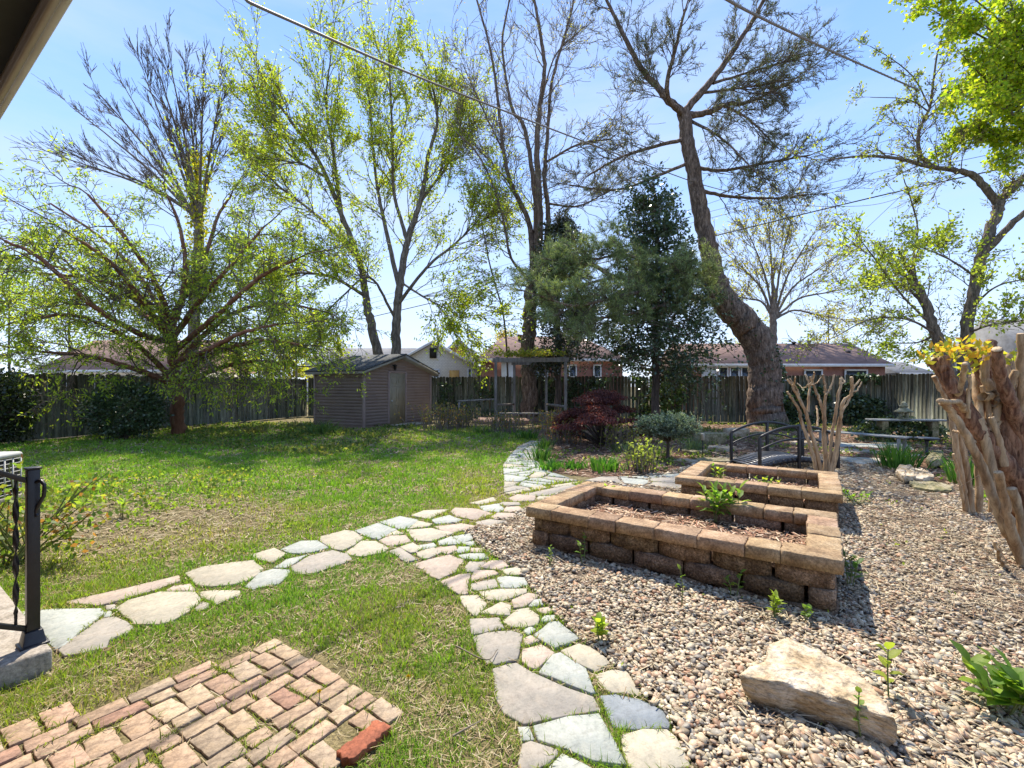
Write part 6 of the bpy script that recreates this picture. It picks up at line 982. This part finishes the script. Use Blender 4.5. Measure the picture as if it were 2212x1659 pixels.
x, y = scatter(gravel_poly, 16000); k = (fbm(x, y, .3, 75) > .74) & off_stones(x, y) & off_stones(x, y, beds); x, y = x[k], y[k]; N = len(x); wd_.leaves(np.column_stack([x, y, rng.uniform(.02, .06, N)]), rng.normal(size=(N, 3)) + UPV * .5, .028, .018, np.array([(.26, .30, .06), (.2, .26, .06)])[rng.integers(0, 2, N)])
tag(part('ground_cover', wd_, M_leaf), 'small weeds and low ground cover dotted through lawn and beds', 'weeds', kind='stuff')
c = G(1378, 1010); t = thing('solar_stake_light', 'dark slim stake light standing in the front of the mulch bed', 'garden light', c); a = Acc(); a.lathe(c, [(.012, 0), (.012, .34)], 8); part('stake', a, M_iron, t); a = Acc(); a.lathe(c, [(.03, .341), (.035, .40), (.05, .41), (.045, .43), (.01, .45)], 12); part('lamp_head', a, M_iron, t)
c = G(1518, 990); t = thing('solar_stake_light', 'small silver stake light left of the bridge', 'garden light', c); a = Acc(); a.lathe(c, [(.01, 0), (.01, .38)], 8); part('stake', a, M_iron, t); a = Acc(); a.lathe(c, [(.035, .381), (.035, .50), (.04, .51)], 12); part('lamp_head', a, M_ac, t)
# dandelions
for k, (px_, py_, lb) in enumerate(((882, 1472, 'yellow dandelion in the grass right of the patio'), (690, 1505, 'yellow dandelion growing between the patio bricks'))):
    c = G(px_, py_ + 12); t = thing('dandelion', lb, 'flower', c); a = Acc(); a.tube([c, c + [0, 0, .05]], .002, 4); part('stem', a, leaf_stem, t); a = Acc(); N = 60; a.leaves(np.repeat([c + [0, 0, .05]], N, 0), rng.normal(size=(N, 3)) + UPV * 1.2, .014, .004, (.75, .55, .02)); part('bloom', a, M_litter, t)
# fallen twigs
for k, (pa, pb, pcx, lb) in enumerate(((( 985, 1395), (1050, 1425), (1075, 1402), 'thin curved twig on the grass beside the path'), ((978, 1590), (1010, 1572), (1045, 1553), 'short pale stick in the grass left of the path'), ((1685, 1495), (1790, 1560), (1860, 1640), 'long dry stalk lying in the pebbles below the big rock'), ((1300, 1275), (1360, 1250), (1400, 1240), 'pale twig on the gravel in front of the bed'))):
    a = Acc(); a.tube(cat([G(*pa, .03), G(*pb, .04), G(*pcx, .03)], 6), np.linspace(.005, .002, 13), 5); tag(part('fallen_twig', a, M_twigl, origin=G(*pb)), lb, 'twig')

# ---------------------------------------------------------------- overhead wires
def wire(pix, r, m, label, twist=False):
    pts = cat([P(*q_) for q_ in pix], 14); a = Acc()
    if twist:
        n = 400; f = np.linspace(0, len(pts) - 1, n); pt = np.stack([np.interp(f, range(len(pts)), pts[:, i_]) for i_ in range(3)], 1)
        for ph in (0, 2.1, 4.2): an = np.arange(n) * .42 + ph; a.tube(pt + np.column_stack([np.cos(an), np.zeros(n), np.sin(an)]) * r * .9, r, 5)
    else: a.tube(pts, r, 5)
    tag(part('utility_wire', a, m, origin=pts[0]), label, 'wire', 'overhead wires')
wire([(520, -8, 4.2), (620, 42, 4.8), (1000, 205, 8), (1420, 365, 15), (1550, 408, 19), (1700, 440, 24), (1800, 446, 27), (1900, 440, 30), (1990, 410, 33)], .017, M_wirel, 'thick pale cable crossing the sky from the top left down past the pine')
wire([(1555, -10, 4.2), (1640, 36, 4.8), (1800, 112, 6.2), (1985, 195, 9)], .009, M_wirel, 'twisted service cable dropping from the top edge into the maple', True)
wire([(780, 690, 45), (1100, 615, 36), (1500, 520, 30), (1900, 423, 26), (2300, 335, 23)], .035, M_wire, 'heaviest of the rising power lines behind the trees')
wire([(780, 672, 45), (1100, 590, 36), (1500, 480, 30), (1900, 385, 26), (2300, 300, 23)], .014, M_wire, 'thin power line right above the heaviest one'); wire([(780, 650, 45), (1100, 570, 36), (1500, 450, 30), (1800, 340, 27), (2300, 190, 23)], .012, M_wire, 'topmost thin power line passing behind the pine'); wire([(780, 660, 45), (1100, 580, 36), (1500, 466, 30), (1900, 370, 26), (2300, 270, 23)], .012, M_wire, 'middle thin power line between the other two thin ones')
wire([(1700, 640, 26), (1800, 560, 24), (1950, 420, 21), (2060, 330, 19)], .010, M_wire, 'slanting guy wire descending left from the maple crown')
